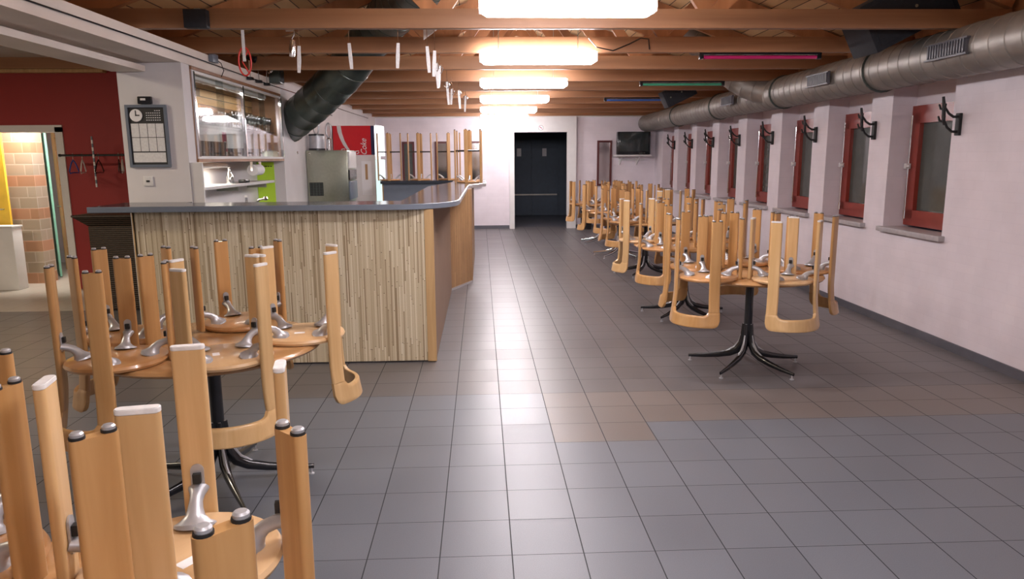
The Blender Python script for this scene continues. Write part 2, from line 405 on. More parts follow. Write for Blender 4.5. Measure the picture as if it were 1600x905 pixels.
# bar wall beyond the pillar, pillar, beam and lintel over the opening
wl = MB(); wl.box(-.52, 0, 9.2, YF, 0, 2.62, fn=fl); wl.box(-.52, 0, 6.42, 9.2, 0, .95, fn=fl); wl.box(-.52, -.345, 6.42, 9.2, .95, 2.41, fn=fl)
struct(wl.build('wall_left', 'plaster'))
struct(box('wall_pillar', 'plaster', -2.95, -2.43, 6.25, 6.42, 0, 2.416))
bm_ = MB(); bm_.box(-.55, 0, YB, 9.2, 2.417, 2.558, fn=fl); struct(bm_.build('trim_3', 'beamwhite'))
lt = MB(); lt.box(-2.98, -2.80, YB, 6.25, 2.387, 2.416); lt.box(-2.98, -2.71, YB, 6.235, 2.342, 2.387); struct(lt.build('trim_4', 'beamwhite'))
# far wall with door opening and surround
DX0, DX1, DZ = .775, 2.0, 2.215
wf = MB(); wf.box(-2.7, DX0, YF, YF+.2, 0, 2.9); wf.box(DX1+.06, 4.3, YF, YF+.2, 0, 2.9); wf.box(DX0, DX1+.06, YF, YF+.2, DZ, 2.9)
struct(wf.build('wall_far', 'wall'))
ds = MB(); ds.box(.66, DX0, YF-.13, YF-.001, 0, 2.55); ds.box(DX1, 2.21, YF-.13, YF-.001, 0, 2.55); ds.box(DX0, DX1, YF-.13, YF-.001, DZ, 2.55)
struct(ds.build('trim_5', 'white'))
struct(box('trim_6', 'white', -2.4, 4.0, YF-.04, YF-.002, 2.55, 2.60))
# dark hall behind the door opening with its double door
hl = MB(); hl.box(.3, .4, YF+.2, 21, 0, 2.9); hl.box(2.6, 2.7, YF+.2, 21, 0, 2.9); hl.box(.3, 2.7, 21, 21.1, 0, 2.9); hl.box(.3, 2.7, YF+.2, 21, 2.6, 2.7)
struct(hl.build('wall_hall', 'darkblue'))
struct(box('floor_hall', 'baseboard', .3, 2.7, YF+.3, 21, -.1, 0))
dr = struct(thing('door_1', 'dark double door with two small panes at the end of the hall', None, (1.45, 20.95, 0)))
for sx in (-1, 1):
    lf = box('door_leaf', 'darkblue', min(0, sx*.75)+.004, max(0, sx*.75)-.004, -.05, 0, .01, 2.15, dr)
    box('window_pane', 'sill', sx*.36-.06, sx*.36+.06, -.062, -.052, 1.68, 1.90, lf)
box('push_bar', 'duct', -.72, .72, -.09, -.06, .58, .62, dr)
# walls of the rest of the room (behind the camera) and of the lounge on the left
struct(box('wall_back', 'plaster', -8.2, 4.6, YB-.2, YB, 0, 3.2))
struct(box('wall_lounge', 'plaster', -8.2, -8.0, YB, 13, 0, 3.2))
RY_ = 9.5
rw = MB(); rw.box(-5.22, -2.93, RY_, RY_+.15, 0, 2.75); rw.box(-8.0, -5.22, RY_, RY_+.15, 2.05, 2.75); rw.box(-8, -6.55, RY_, RY_+.15, 0, 2.05)
struct(rw.build('wall_lounge_red', 'red'))
fd = MB(); fd.box(-5.30, -5.21, RY_-.02, RY_+.17, 0, 2.05); fd.box(-6.6, -5.21, RY_-.02, RY_+.17, 1.99, 2.075); fd.box(-6.6, -6.52, RY_-.02, RY_+.17, 0, 2.05)
struct(fd.build('trim_7', 'white'))
struct(box('trim_8', 'chord', -8, -2.95, RY_-.14, RY_-.001, 2.74, 2.87))
struct(box('trim_9', 'pine', -8, -4.6, RY_-.10, RY_-.001, 2.70, 2.738))
struct(box('wall_lounge_gable', 'white', -8, -2.95, RY_, RY_+.1, 2.751, 3.2))
struct(box('ceiling_lounge', 'lounge_planks', -8.2, -2.96, YB, RY_, 3.02, 3.08))
# storeroom
sr = MB(); sr.box(-8.0, -7.9, RY_+.15, 12.2, 0, 2.6); sr.box(-8, -3.0, 12.1, 12.2, 0, 2.6); sr.box(-4.7, -4.6, RY_+.15, 12.1, 0, 2.6)
struct(sr.build('wall_storeroom', 'plaster'))
struct(box('wall_storeroom_blocks', 'blocks', -7.9, -5.915, 9.98, 10.25, 0, 2.5))
struct(box('ceiling_storeroom', 'plaster', -8, -4.6, RY_+.15, 12.2, 2.5, 2.6))
# roof boarding
RZG, SL, RXC = 4.05, .36, .70
def roofz(x): return RZG-SL*abs(x-RXC)
rf = MB()
for a, b in ((-2.95, RXC), (RXC, 4.75)):
    rf.prism([(a, roofz(a)), (b, roofz(b)), (b, roofz(b)+.03), (a, roofz(a)+.03)], 0, 1, mat=Matrix(((1, 0, 0, 0), (0, 0, YF-YB, YB), (0, 1, 0, 0), (0, 0, 0, 1))))
struct(rf.build('ceiling', 'planks'))
gb = MB(); gb.prism([(-2.95, 2.74), (-2.95, roofz(-2.95)), (RXC, RZG), (4.6, roofz(4.6)), (4.6, 2.6), (-2.7, 2.6)], 0, .1, mat=Matrix(((1, 0, 0, 0), (0, 0, 1, YF+.02), (0, 1, 0, 0), (0, 0, 0, 1))))
struct(gb.build('wall_far_gable', 'plaster'))
gb = MB(); gb.prism([(-2.95, 2.5), (-2.95, roofz(-2.95)), (RXC, RZG), (4.6, roofz(4.6)), (4.6, 2.5)], 0, .1, mat=Matrix(((1, 0, 0, 0), (0, 0, 1, YB-.15), (0, 1, 0, 0), (0, 0, 0, 1))))
struct(gb.build('wall_back_gable', 'plaster'))
struct(box('trim_10', 'rafter', -3.06, -2.99, YB, YF, 2.43, 3.2))
# skirtings
struct(box('baseboard_right', 'baseboard', -.014, -.001, YB, YF, 0, .075, fn=fr))
bf = MB(); bf.box(-2.4, .655, YF-.014, YF-.001, 0, .075); bf.box(2.215, 4.0, YF-.014, YF-.001, 0, .075); struct(bf.build('baseboard_far', 'baseboard'))

# windows of the niches
for k, (a, b) in enumerate(NI):
    wn = MB(); z0, z1 = ZS+.03, 2.09; f = .075
    wn.box(.20, .26, a, b, z0, z0+f, fn=fr); wn.box(.20, .26, a, b, z1-f, z1, fn=fr)
    wn.box(.20, .26, a, a+f, z0+f, z1-f, fn=fr); wn.box(.20, .26, b-f, b, z0+f, z1-f, fn=fr)
    i0, i1 = a+f+.004, b-f-.004                                   # casement inside the frame
    wn.box(.185, .24, i0, i1, z0+f, z0+f+.075, fn=fr); wn.box(.185, .24, i0, i1, z1-f-.09, z1-f, fn=fr)
    wn.box(.185, .24, i0, i0+.085, z0+f, z1-f, fn=fr); wn.box(.185, .24, i1-.085, i1, z0+f, z1-f, fn=fr)
    o = struct(wn.build('window_%d' % (k+1), 'winred'), 'narrow oxblood window in the %s niche from the camera' % ('nearest', 'second', 'third', 'fourth', 'fifth', 'sixth', 'seventh', 'farthest')[k])
    box('window_pane', 'winglass', .225, .235, i0+.085, i1-.085, z0+f+.075, z1-f-.09, o, fn=fr)
    q = MB(); q.tube([fr(.172, b-.055, z0+.10), fr(.172, b-.055, z1-.09)], .008, 8)
    q.tube([fr(.172, b-.055, z0+.06), fr(.172, b-.055, z0+.14)], .012, 8)
    q.build('opening_rod', 'chrome', o)
    h = MB(); h.box(.14, .186, b-.075, b-.03, 1.50, 1.55, fn=fr, bev=.004); h.tube([fr(.15, b-.07, 1.525), fr(.14, b-.13, 1.525)], .008, 8)
    h.build('window_handle', 'white', o)
    s = MB().box(-.055, .20, a-.045, b+.03, ZS-.03, ZS+.015, fn=fr, bev=.006).build('window_sill', 'sill', o)
# four red-framed windows in the far wall
for k, (xa, xb, wh) in enumerate([(-1.80, -1.52, 'left of the upturned bar stools'), (-1.05, -.74, 'behind the bar stools'), (-.25, .02, 'behind the end of the bar'), (2.71, 3.05, 'left of the television')]):
    z0, z1 = .98, 2.02; f = .045; wn = MB()
    wn.box(xa, xb, YF-.05, YF-.001, z0, z0+f); wn.box(xa, xb, YF-.05, YF-.001, z1-f, z1)
    wn.box(xa, xa+f, YF-.05, YF-.001, z0+f, z1-f); wn.box(xb-f, xb, YF-.05, YF-.001, z0+f, z1-f)
    o = struct(wn.build('window_%d' % (k+9), 'doorred'), 'tall narrow dark red window in the far wall, '+wh)
    box('window_pane', 'mirror' if k else 'winglass', xa+f, xb-f, YF-.03, YF-.02, z0+f, z1-f, o)

# ================================================================== ROOF TRUSSES
ORD = ['nearest', 'second', 'third', 'fourth', 'fifth', 'sixth', 'seventh', 'eighth', 'ninth', 'tenth', 'eleventh', 'farthest']
TY = [4.33+1.235*i for i in range(11)]
def member(bm, x0, z0, x1, z1, wd, th):
    a = Vector((x0, z0)); b = Vector((x1, z1)); d = (b-a).normalized(); n = Vector((-d.y, d.x))*wd/2
    p = [a-n, b-n, b+n, a+n]
    bm.prism([(q.x, q.y) for q in p], -th/2, th/2, mat=Matrix(((1, 0, 0, 0), (0, 0, 1, 0), (0, 1, 0, 0), (0, 0, 0, 1))))
def make_truss():
    r = thing('roof_truss', 'x', 'roof truss', (0, TY[0], 2.56))
    MB().box(-2.97, 3.98, -.035, .035, 0, .135, bev=.004).build('bottom_chord', 'chord', r)
    for sgn in (-1, 1):
        e = -2.95 if sgn < 0 else 4.0
        m = MB(); member(m, e, roofz(e)-.09-2.56, RXC, RZG-.09-2.56, .14, .06); m.build('rafter', 'rafter', r)
    for xa, xb in ((-.31, -.98), (-.28, .62), (1.70, .78), (1.73, 2.40)):
        m = MB(); member(m, xa, .10, xb, roofz(xb)-.12-2.56, .10, .05); m.build('web', 'rafter', r)
    return r
tr0 = make_truss()
for i, y in enumerate(TY):
    t = tr0 if i == 0 else copy_tree(tr0)
    t.location.y = y
    t['label'] = 'brown timber roof truss across the hall, %s from the camera' % ORD[i if i < 10 else 11]
    t['group'] = 'timber roof trusses'

# ================================================================== CEILING LAMPS
def make_lamp():
    r = thing('ceiling_lamp', 'x', 'ceiling lamp', (.52, 0, 2.448))
    m = MB()
    m.tube([(-.51, 0, .045), (-.50, 0, .045), (-.47, 0, .045), (.47, 0, .045), (.50, 0, .045), (.51, 0, .045)], [(.03, .01), (.075, .035), (.095, .054), (.095, .054), (.075, .035), (.03, .01)], 24)
    m.build('diffuser', 'opal', r)
    box('housing', 'white', -.50, .50, -.05, .05, .094, .108, r, bev=.003)
    for sx in (-1, 1):
        box('end_cap', 'white', min(sx*.505, sx*.52), max(sx*.505, sx*.52), -.05, .05, .015, .10, r, bev=.004)
        MB().tube([(sx*.35, 0, .10), (sx*.35, 0, 1.10)], .003, 6).build('hanger_wire', 'steel', r)
    return r
lp0 = make_lamp()
LY = [4.45, 6.64, 8.85, 11.2, 13.6, 16.0, 2.2, -.2]
for i, y in enumerate(LY):
    t = lp0 if i == 0 else copy_tree(lp0)
    t.location.y = y
    t['label'] = 'glowing white tube lamp hanging under the beams, ' + ['nearest in the picture', 'second nearest', 'third from the camera', 'fourth from the camera', 'fifth from the camera', 'last before the far door', 'just above the camera', 'behind the camera'][i]
    t['group'] = 'tube lamps down the middle of the hall'
# coloured tubes fixed under the beams on the right
for nm, cn, mt, x0, x1, yi in (('magenta', 'red-pink', 'tube_red', 2.0, 3.13, 2), ('green', 'green', 'tube_green', 1.99, 3.06, 4), ('blue', 'blue', 'tube_blue', 1.96, 3.08, 6)):
    y = TY[yi]
    t = thing('coloured_tube_light', '%s fluorescent tube fixed under the %s roof beam on the right' % (cn, ORD[yi]), 'tube light', ((x0+x1)/2, y, 2.52), 0, 'coloured tubes under the beams')
    hw = (x1-x0)/2
    MB().tube([(-hw+.04, 0, 0), (hw-.04, 0, 0)], .016, 12).build('glass_tube', mt, t)
    box('batten', 'black', -hw, hw, -.02, .02, .022, .038, t)
    for sx in (-1, 1): box('tube_holder', 'black', min(sx*(hw-.04), sx*hw), max(sx*(hw-.04), sx*hw), -.018, .018, -.018, .03, t, bev=.003)

# ================================================================== DUCTS
def spiral(path, r, mat, name, parent, step=.12):
    """round duct with raised seams"""
    P = [Vector(p) for p in path]; pts = []; rr = []
    # resample (Catmull-Rom)
    Q = [P[0]+(P[0]-P[1])]+P+[P[-1]+(P[-1]-P[-2])]; dense = []
    for i in range(1, len(Q)-2):
        for k in range(12):
            t = k/12; a, b, c, d = Q[i-1:i+3]
            dense.append(.5*((2*b)+(c-a)*t+(2*a-5*b+4*c-d)*t*t+(-a+3*b-3*c+d)*t**3))
    dense.append(P[-1]); acc = 0; nxt = step
    pts = [dense[0]]; rr = [r]
    for a, b in zip(dense, dense[1:]):
        l = (b-a).length
        while acc+l > nxt:
            p = a.lerp(b, (nxt-acc)/l); d = (b-a).normalized()
            for o, s in ((-.008, r), (-.003, r+.005), (.003, r+.005), (.008, r)): pts.append(p+d*o); rr.append(s)
            nxt += step
        acc += l
    pts.append(dense[-1]); rr.append(r)
    return MB().tube(pts, rr, 28).build(name, mat, parent)
dt = thing('ventilation_duct', 'long round galvanised duct running above the windows on the right', 'duct', (3.65, 5, 2.40))
spiral([(XR(y)-.25-3.65, y-5, 0) for y in (-3.1+YB*0, 0, 3, 6, 9, 12, 15, 17.0)], .185, 'duct', 'duct_pipe', dt, .16)
spiral([(.02, 4.35, .02), (-.18, 4.55, .12), (-.42, 4.72, .32), (-.7, 4.8, .62), (-1.1, 4.82, .9)], .16, 'duct', 'branch_pipe', dt, .16)
for yy in (5.5, 7.6, 10.4):
    g = MB(); 
    for i in range(14): g.box(-.186, -.160, yy-5-.22+i*.032, yy-5-.22+i*.032+.016, -.045, .05)
    g.box(-.185, -.157, yy-5-.25, yy-5+.25, .05, .062); g.box(-.185, -.157, yy-5-.25, yy-5+.25, -.062, -.05)
    g.box(-.172, -.150, yy-5-.23, yy-5+.23, -.05, .05)
    mm = g.build('air_grille', 'baseboard', dt)
for yy in (4.6, 6.75, 9.0, 11.5, 14):
    MB().tube([(XR(yy)-3.90+.190*math.cos(a*PI/12)+0, yy-5, .190*math.sin(a*PI/12)) for a in range(24)], [(.014, .003)]*24, 6, closed=True).build('duct_clamp', 'duct_dark', dt)
de = thing('ventilation_duct', 'wide dark duct elbow rising from behind the bar cabinet to the roof', 'duct', (-2.4, 9.6, 2.2))
EP = [(-2.62, 9.95, 2.02), (-2.36, 9.60, 2.13), (-2.02, 9.18, 2.30), (-1.58, 8.72, 2.58), (-1.12, 8.2, 2.95), (-.80, 7.5, 3.07), (-.52, 6.7, 3.10), (-.30, 5.9, 3.12), (-.1, 5.0, 3.12)]
spiral([(a+2.4, b-9.6, c-2.2) for a, b, c in EP], .225, 'duct_dark', 'duct_pipe', de, .24)

# ================================================================== BAR COUNTER
bc = thing('bar_counter', 'long U-shaped bar counter clad in beige bamboo strips', 'bar counter', (-1.5, 5.73, 0))
def cbox(name, mat, x0, x1, y0, y1, z0, z1, bev=0): return box(name, mat, x0+1.5, x1+1.5, y0-5.73, y1-5.73, z0, z1, bc, bev)
tag(cbox('front_panel', 'strips', -2.69, -.45, 5.73, 5.75, .015, 1.238), 'beige striped bamboo front')
cbox('corner_trim', 'pine', -.45, -.379, 5.722, 5.75, .01, 1.238)
cbox('end_panel', 'pine', -2.70, -2.68, 5.73, 6.235, .01, 1.238)
cbox('plinth', 'baseboard', -2.69, -.40, 5.752, 5.79, 0, .06)
tag(cbox('side_panel', 'side_panel', -.41, -.385, 5.752, 8.94, .01, 1.238), 'plain brown side')
def wallpanel(name, mat, p, q, th, z0, z1):
    d = Vector((q[0]-p[0], q[1]-p[1])); n = Vector((-d.y, d.x)).normalized()*th
    poly = [p, q, (q[0]+n.x, q[1]+n.y), (p[0]+n.x, p[1]+n.y)]
    return MB().prism([(a+1.5, b-5.73) for a, b in poly], z0, z1).build(name, mat, bc)
wallpanel('angled_panel', 'strips_brown', (-.392, 8.941), (-.127, 9.581), .02, .03, 1.238)
wallpanel('back_panel', 'strips_brown', (-.127, 9.585), (-.122, 12.2), .02, .03, 1.238)
wallpanel('plinth', 'steel_glint', (-.394, 8.936), (-.125, 9.576), .015, .0, .03)
cbox('inner_panel', 'slab_edge', -2.42, -.62, 6.07, 6.09, .08, 1.238)
cbox('inner_panel', 'slab_edge', -.64, -.62, 6.09, 9.2, .08, 1.238)
wallpanel('inner_panel', 'slab_edge', (-.62, 9.205), (-.40, 10.9), .02, .08, 1.238)
cbox('inner_panel', 'slab_edge', -.40, -.38, 10.9, 11.78, .08, 1.238)
cbox('inner_panel', 'slab_edge', -1.56, -.41, 11.78, 11.80, .0, 1.238)
cbox('end_panel', 'pine', -1.58, -1.56, 11.78, 12.24, .0, 1.238)
OUT = [(-2.98, 5.64), (-.66, 5.64), (-.56, 5.65), (-.46, 5.69), (-.37, 5.76), (-.29, 5.86), (-.23, 5.99), (-.20, 6.13), (-.19, 6.3), (-.17, 9.72), (.065, 10.35), (.07, 12.3)]
INN = [(-1.60, 12.3), (-1.60, 11.72), (-.44, 11.72), (-.43, 10.98), (-.67, 9.29), (-.67, 6.13), (-2.425, 6.13), (-2.425, 6.24), (-2.98, 6.24)]
wt = thing('bar_worktop', 'dark laminate worktop running round the whole bar', 'worktop', (-1.5, 5.64, 1.24))
MB().prism([(x+1.5, y-5.64) for x, y in OUT+INN], 0, .045, bev=.003).build('worktop_slab', 'slab', wt)
def band(name, mat, pts, z0, z1, off):
    b = bmesh.new(); n = len(pts); cols = []
    for i, p in enumerate(pts):
        a = Vector(pts[max(i-1, 0)]); c = Vector(pts[min(i+1, n-1)]); d = (c-a).normalized(); nn = Vector((d.y, -d.x))
        ring = []
        for o, z in ((0, z0), (off, z0+.004), (off, z1-.004), (0, z1)):
            q = Vector(p)+nn*o; ring.append(b.verts.new((q.x+1.5, q.y-5.64, z)))
        cols.append(ring)
    for a, c in zip(cols, cols[1:]):
        for k in range(3): b.faces.new((a[k], c[k], c[k+1], a[k+1]))
        b.faces.new((a[3], c[3], c[0], a[0]))
    b.faces.new(cols[0][::-1]); b.faces.new(cols[-1]); bmesh.ops.recalc_face_normals(b, faces=b.faces)
    m = MB(); m._add(b); return m.build(name, mat, wt)
band('edge_band', 'slab_edge', OUT[:9], 0, .045, .006)
tag(band('edge_band', 'steel_glint', OUT[8:], 0, .045, .006), 'worktop edge coloured bright for reflected lamplight')  # lamplight reflected along this stretch is put in as a brighter material

# work counter against the bar wall
bk = thing('back_counter', 'low white work counter along the wall behind the bar', 'counter', (-2.43, 8.6, 0))
box('cabinet_body', 'white', .035+0, .33, -2.15, 2.35, 0, .95, bk)
box('worktop', 'steel', .035, .36, -2.16, 2.36, .952, .985, bk, .003)
for i in range(5): 
    d_ = box('cabinet_door', 'white', .332, .348, -2.13+i*.9, -1.27+i*.9, .1, .93, bk, .002)
    MB().tube([(.356, -2.05+i*.9, .6), (.356, -2.05+i*.9, .78)], .006, 8).build('door_handle', 'chrome', d_)
# glass-fronted cabinet
gc = thing('glass_cabinet', 'wall cabinet with sliding glass doors full of drinking glasses', 'display cabinet', (-2.6, 7.7, 1.62))
def gfn(x, y, z): q = fl(x-.345, y+7.7, z); return (q[0]+2.6, y, z)
def gbox(name, mat, a, b, y0, y1, z0, z1, parent=gc, bev=0): return box(name, mat, a, b, y0-7.7, y1-7.7, z0-1.62, z1-1.62, parent, bev, fn=gfn)
GY0, GY1 = 6.43, 9.15
gbox('bottom_board', 'chord', .005, .36, GY0, GY1, 1.615, 1.640)
gbox('top_board', 'chord', .016, .36, GY0, GY1, 2.385, 2.41)
gbox('side_board', 'chord', .016, .345, GY0, GY0+.018, 1.641, 2.384); gbox('side_board', 'chord', .016, .345, GY1-.018, GY1, 1.641, 2.384)
gbox('back_panel', 'plaster', .002, .014, GY0, GY1, 1.641, 2.02); tag(gbox('back_panel', 'planks_h', .002, .014, GY0, GY1, 2.021, 2.384), 'striped brown wooden back')
gbox('sliding_rail', 'white', .315, .352, GY0+.02, GY1-.02, 1.642, 1.665); gbox('sliding_rail', 'white', .315, .352, GY0+.02, GY1-.02, 2.36, 2.383)
gbox('glass_shelf', 'glass', .02, .29, GY0+.02, GY1-.02, 1.945, 1.953)
for y0, y1, d in ((GY0+.02, 7.2, .345), (7.05, 7.78, .330), (7.70, 8.5, .345), (8.35, GY1-.02, .330)):
    p = gbox('sliding_door', 'glass', d, d+.005, y0, y1, 1.667, 2.358)
    l = MB().lathe([(.0, 0), (.014, 0), (.014, .012), (0, .012)], 12, mat=T((d+.006+XL(y1)+2.6, y1-.06-7.7, .085)) @ RY(PI/2)).build('lock', 'chrome', p)
for y in (GY0+.01, 7.72, GY1-.03): gbox('upright', 'chrome', .336, .366, y, y+.035, 1.66, 2.37)
# glasses
def glass_kind(kind):
    m = MB(); t = .0025
    if kind == 'tumbler': pr = [(0, 0), (.026, 0), (.033, .11), (.0305, .11), (.024, .006), (0, .006)]
    elif kind == 'beer': pr = [(0, 0), (.03, 0), (.027, .03), (.038, .16), (.0355, .16), (.025, .03), (.022, .01), (0, .01)]
    else: pr = [(0, 0), (.032, 0), (.032, .003), (.005, .008), (.004, .07), (.028, .095), (.034, .13), (.028, .165), (.026, .165), (.032, .13), (.026, .098), (0, .078)]
    m.lathe(pr, 14, cap=False); return m.build({'tumbler': 'tumbler', 'beer': 'beer_glass', 'wine': 'wine_glass'}[kind], 'tumbler', None)
NTH = ('first', 'second', 'third', 'fourth', 'fifth', 'sixth', 'seventh', 'eighth', 'ninth', 'tenth', 'eleventh', 'twelfth', 'thirteenth')
def glass_rows(kind, n, rows, y0, y1, z, label, group):
    src = glass_kind(kind); first = True
    for r in rows:
        for i in range(n):
            y = y0+(y1-y0)*(i+.5)/n; o = src if first else src.copy()
            if not first: C.objects.link(o)
            first = False
            x, yy, _ = fl(r-.345, y, 0); o.location = (x+random.uniform(-.006, .006), yy, z)
            rows_w = ('back', 'front') if len(rows) == 2 else ('back', 'middle', 'front')
            tag(o, '%s, %s row, %s from the left' % (label, rows_w[rows.index(r)], NTH[i]), 'drinking glass', group)
glass_rows('tumbler', 13, (.07, .16, .25), 6.48, 7.65, 1.954, 'clear tumbler on upper cabinet shelf', 'tumblers on the upper cabinet shelf')
glass_rows('wine', 13, (.09, .23), 7.72, 9.10, 1.954, 'stemmed glass on upper cabinet shelf', 'stemmed glasses on the upper cabinet shelf')
glass_rows('beer', 12, (.07, .16, .25), 6.48, 7.40, 1.642, 'tall beer glass on cabinet bottom', 'beer glasses on the cabinet bottom')
glass_rows('tumbler', 12, (.10, .24), 7.85, 9.08, 1.642, 'clear tumbler on cabinet bottom', 'tumblers on the cabinet bottom')
mc = thing('menu_card', 'pink-edged price card standing among the glasses in the cabinet', 'card', (-2.56, 7.52, 1.643), .15)
box('card', 'tube_red', 0, .008, -.09, .09, 0, .26, mc); box('paper_insert', 'paper', .0085, .0105, -.06, .06, .10, .17, mc); box('paper_insert', 'paper', .0085, .0105, -.06, .06, .03, .07, mc)
# white side panel, wall shelf, things on it
tag(box('side_screen', 'white', -2.425, -2.33, 6.26, 6.285, 0, 1.61), 'white upright board between the pillar and the bar', 'panel')
sh = thing('wall_shelf', 'white wall shelf under the glass cabinet', 'shelf', (-2.7, 7.8, 1.36))
box('shelf_board', 'white', .0, .28, -1.3, 1.15, 0, .03, sh, .003, fn=lambda x, y, z: (XL(y+7.8)+2.7+x-.343, y, z))
for y in (-1.0, 0, 1.0): box('shelf_bracket', 'steel', .0, .22, y-.01, y+.01, -.05, -.001, sh, fn=lambda x, y, z: (XL(y+7.8)+2.7+x-.343, y, z))
for (x, y, z, hh, lab) in ((-2.56, 7.6, 1.39, .17, 'clear glass bottle on the wall shelf under the cabinet'), (-2.33, 7.35, .985, .30, 'clear bottle standing on the work counter below the shelf')):
    b = thing('glass_bottle', lab, 'bottle', (x, y, z))
    MB().lathe([(0, 0), (.036, 0), (.038, .01), (.036, hh*.5), (.012, hh*.78), (.011, hh*.93), (0, hh*.93)], 18, cap=False).build('bottle_body', 'tumbler', b)
    MB().lathe([(0, hh*.93), (.013, hh*.93), (.013, hh), (0, hh)], 12).build('bottle_cap', 'white', b)
o = MB().box(-.04, .04, -.07, .07, 0, .035, bev=.01).build('card_reader', 'black', None); o.location = (-2.53, 7.95, 1.39); tag(o, 'small black gadget lying on the wall shelf', 'gadget')
pr_ = thing('paper_towel_roll', 'white paper towel roll on a holder under the cabinet', 'towel roll', (-2.50, 8.3, 1.52))
MB().tube([(0, -.13, 0), (0, .13, 0)], .06, 24).build('paper', 'paper', pr_); MB().tube([(0, -.16, 0), (0, .16, 0)], .012, 10).build('core', 'chrome', pr_)
for s in (-1, 1): box('arm', 'chrome', -.012, .012, s*.155-.006, s*.155+.006, 0, .09, pr_)
lm_ = thing('lime_poster', 'bright lime poster at the end of the shelf recess', 'poster', (-2.655, 9.197, 1.30))
box('sheet', 'lime', -.105, .105, -.006, 0, -.28, .30, lm_)
for i in range(6): box('printed_line', 'ink', -.095+i*.031, -.095+i*.031+.022, -.0075, -.0065, .245, .256, lm_)
tp = thing('beer_tap', 'chrome swivel tap standing behind the bar front', 'tap', (-2.05, 7.2, .985))
# sink tap stands on a short steel sink unit
tp.location = (-2.30, 7.45, .985)
MB().tube([(0, 0, 0), (0, 0, .16), (.02, -.0, .21), (.07, -.01, .25), (.12, -.02, .262)], .011, 12).build('spout', 'chrome', tp)
MB().lathe([(0, -.02), (.02, -.014), (.026, 0), (.02, .018), (0, .022)], 16, mat=T((.135, -.022, .262))).build('knob', 'chrome', tp)
MB().lathe([(0, 0), (.026, 0), (.026, .012), (.014, .02), (0, .02)], 16).build('base', 'chrome', tp)
# ice machine with beer column
im = thing('ice_machine', 'boxy stainless ice machine behind the bar', 'ice machine', (-2.12, 10.6, .985))
MB().box(-.29, .275, -.30, .30, .045, .77, bev=.008).build('housing', 'steel', im)
box('front_door', 'slab_edge', .276, .30, -.28, .28, .09, .34, im, .004); box('front_door', 'white', .276, .30, -.28, .28, .52, .75, im, .004); box('control_strip', 'black', .276, .296, -.28, .28, .36, .50, im)
g = MB(); g.box(-.262, -.075, -.310, -.302, .145, .33)
g.build('vent_grille', 'ink', im)
g = MB()
for i in range(8): g.box(-.255, -.08, -.316, -.311, .155+i*.022, .164+i*.022)
for i in range(5): g.box(-.255+i*.042, -.248+i*.042, -.318, -.312, .15, .325)
g.build('grille_slats', 'duct_dark', im)
for sx in (-.25, .24):
    for sy in (-.26, .26): MB().lathe([(0, 0), (.018, 0), (.018, .044), (0, .044)], 10, mat=T((sx, sy, 0))).build('foot', 'rubber', im)
bd = thing('beer_dispenser', 'chrome drum with two loop handles on top of the ice machine', 'drinks dispenser', (-2.285, 10.45, 1.756))
MB().lathe([(0, .025), (.105, .025), (.105, .20), (0, .20)], 28).build('drum', 'cast', bd)
MB().lathe([(0, 0), (.115, 0), (.115, .025), (0, .025)], 28).build('base_ring', 'black', bd); MB().lathe([(0, .20), (.11, .20), (.11, .222), (0, .222)], 28).build('lid', 'black', bd)
for dx, dz, y in ((0, .222, 0), (.17, .17, .0)):
    loop = [(dx+.035*math.sin(a), y, dz+.10-.10*math.cos(a)) for a in [2*PI*i/20 for i in range(20)]]
    MB().tube(loop, .012, 8, closed=True).build('loop_handle', 'cast', bd)
MB().lathe([(0, 0), (.04, 0), (.04, .15), (.02, .17), (0, .17)], 16, mat=T((.17, 0, 0))).build('side_column', 'chrome', bd)
# drinks fridge
fg = thing('drinks_fridge', 'tall red-topped drinks fridge with white lettering against the bar wall', 'fridge', (-2.055, 12.5, 0))
box('cabinet', 'white', -.34, .33, -.34, .33, .04, 2.17, fg, .006)
box('side_panel', 'cokered', -.338, .27, -.348, -.341, 1.70, 2.165, fg); box('side_stripe', 'navy', .27, .33, -.348, -.341, 1.70, 2.165, fg)
wv = [(-.27, 2.164), (-.205, 2.164), (-.19, 2.05), (-.155, 1.93), (-.10, 1.82), (-.06, 1.76), (-.11, 1.76), (-.18, 1.86), (-.23, 1.97), (-.26, 2.07)]
MB().prism(wv, -.352, -.3485, mat=Matrix(((1, 0, 0, 0), (0, 0, 1, 0), (0, 1, 0, 0), (0, 0, 0, 1)))).build('wave_emblem', 'white', fg)
text_part('lettering', 'Coke', .135, 'white', fg, T((.155, -.351, 1.825)) @ RX(PI/2) @ RZ(PI/2), shear=.35, sx=.88)
sw = MB()
for x0, z0 in ((-.02, 1.71), (.035, 1.715), (-.19, 1.75)):
    sw.tube([(x0-.04, -.351, z0), (x0-.01, -.351, z0+.045), (x0+.03, -.351, z0+.05), (x0+.035, -.351, z0+.02), (x0+.0, -.351, z0)], [(.002, .008)]*5, 8)
sw.build('lettering_swash', 'white', fg)
box('side_notice', 'paper', .10, .26, -.346, -.341, 1.05, 1.60, fg); box('side_notice', 'cardboard', .16, .20, -.3485, -.3465, 1.30, 1.55, fg)
dd = box('glass_door', 'aqua_lit', .335, .40, -.335, .335, .12, 1.62, fg, .01)
MB().tube([(.43, -.27, .9), (.43, -.27, 1.3)], .012, 8).build('door_handle', 'black', dd)
MB().prism([(.335, -.335), (.39, -.335), (.42, -.2), (.43, 0), (.42, .2), (.39, .335), (.335, .335)], 1.68, 2.17).build('lit_header', 'white_lit', fg)
box('kick_plate', 'black', .30, .35, -.33, .33, .0, .10, fg)
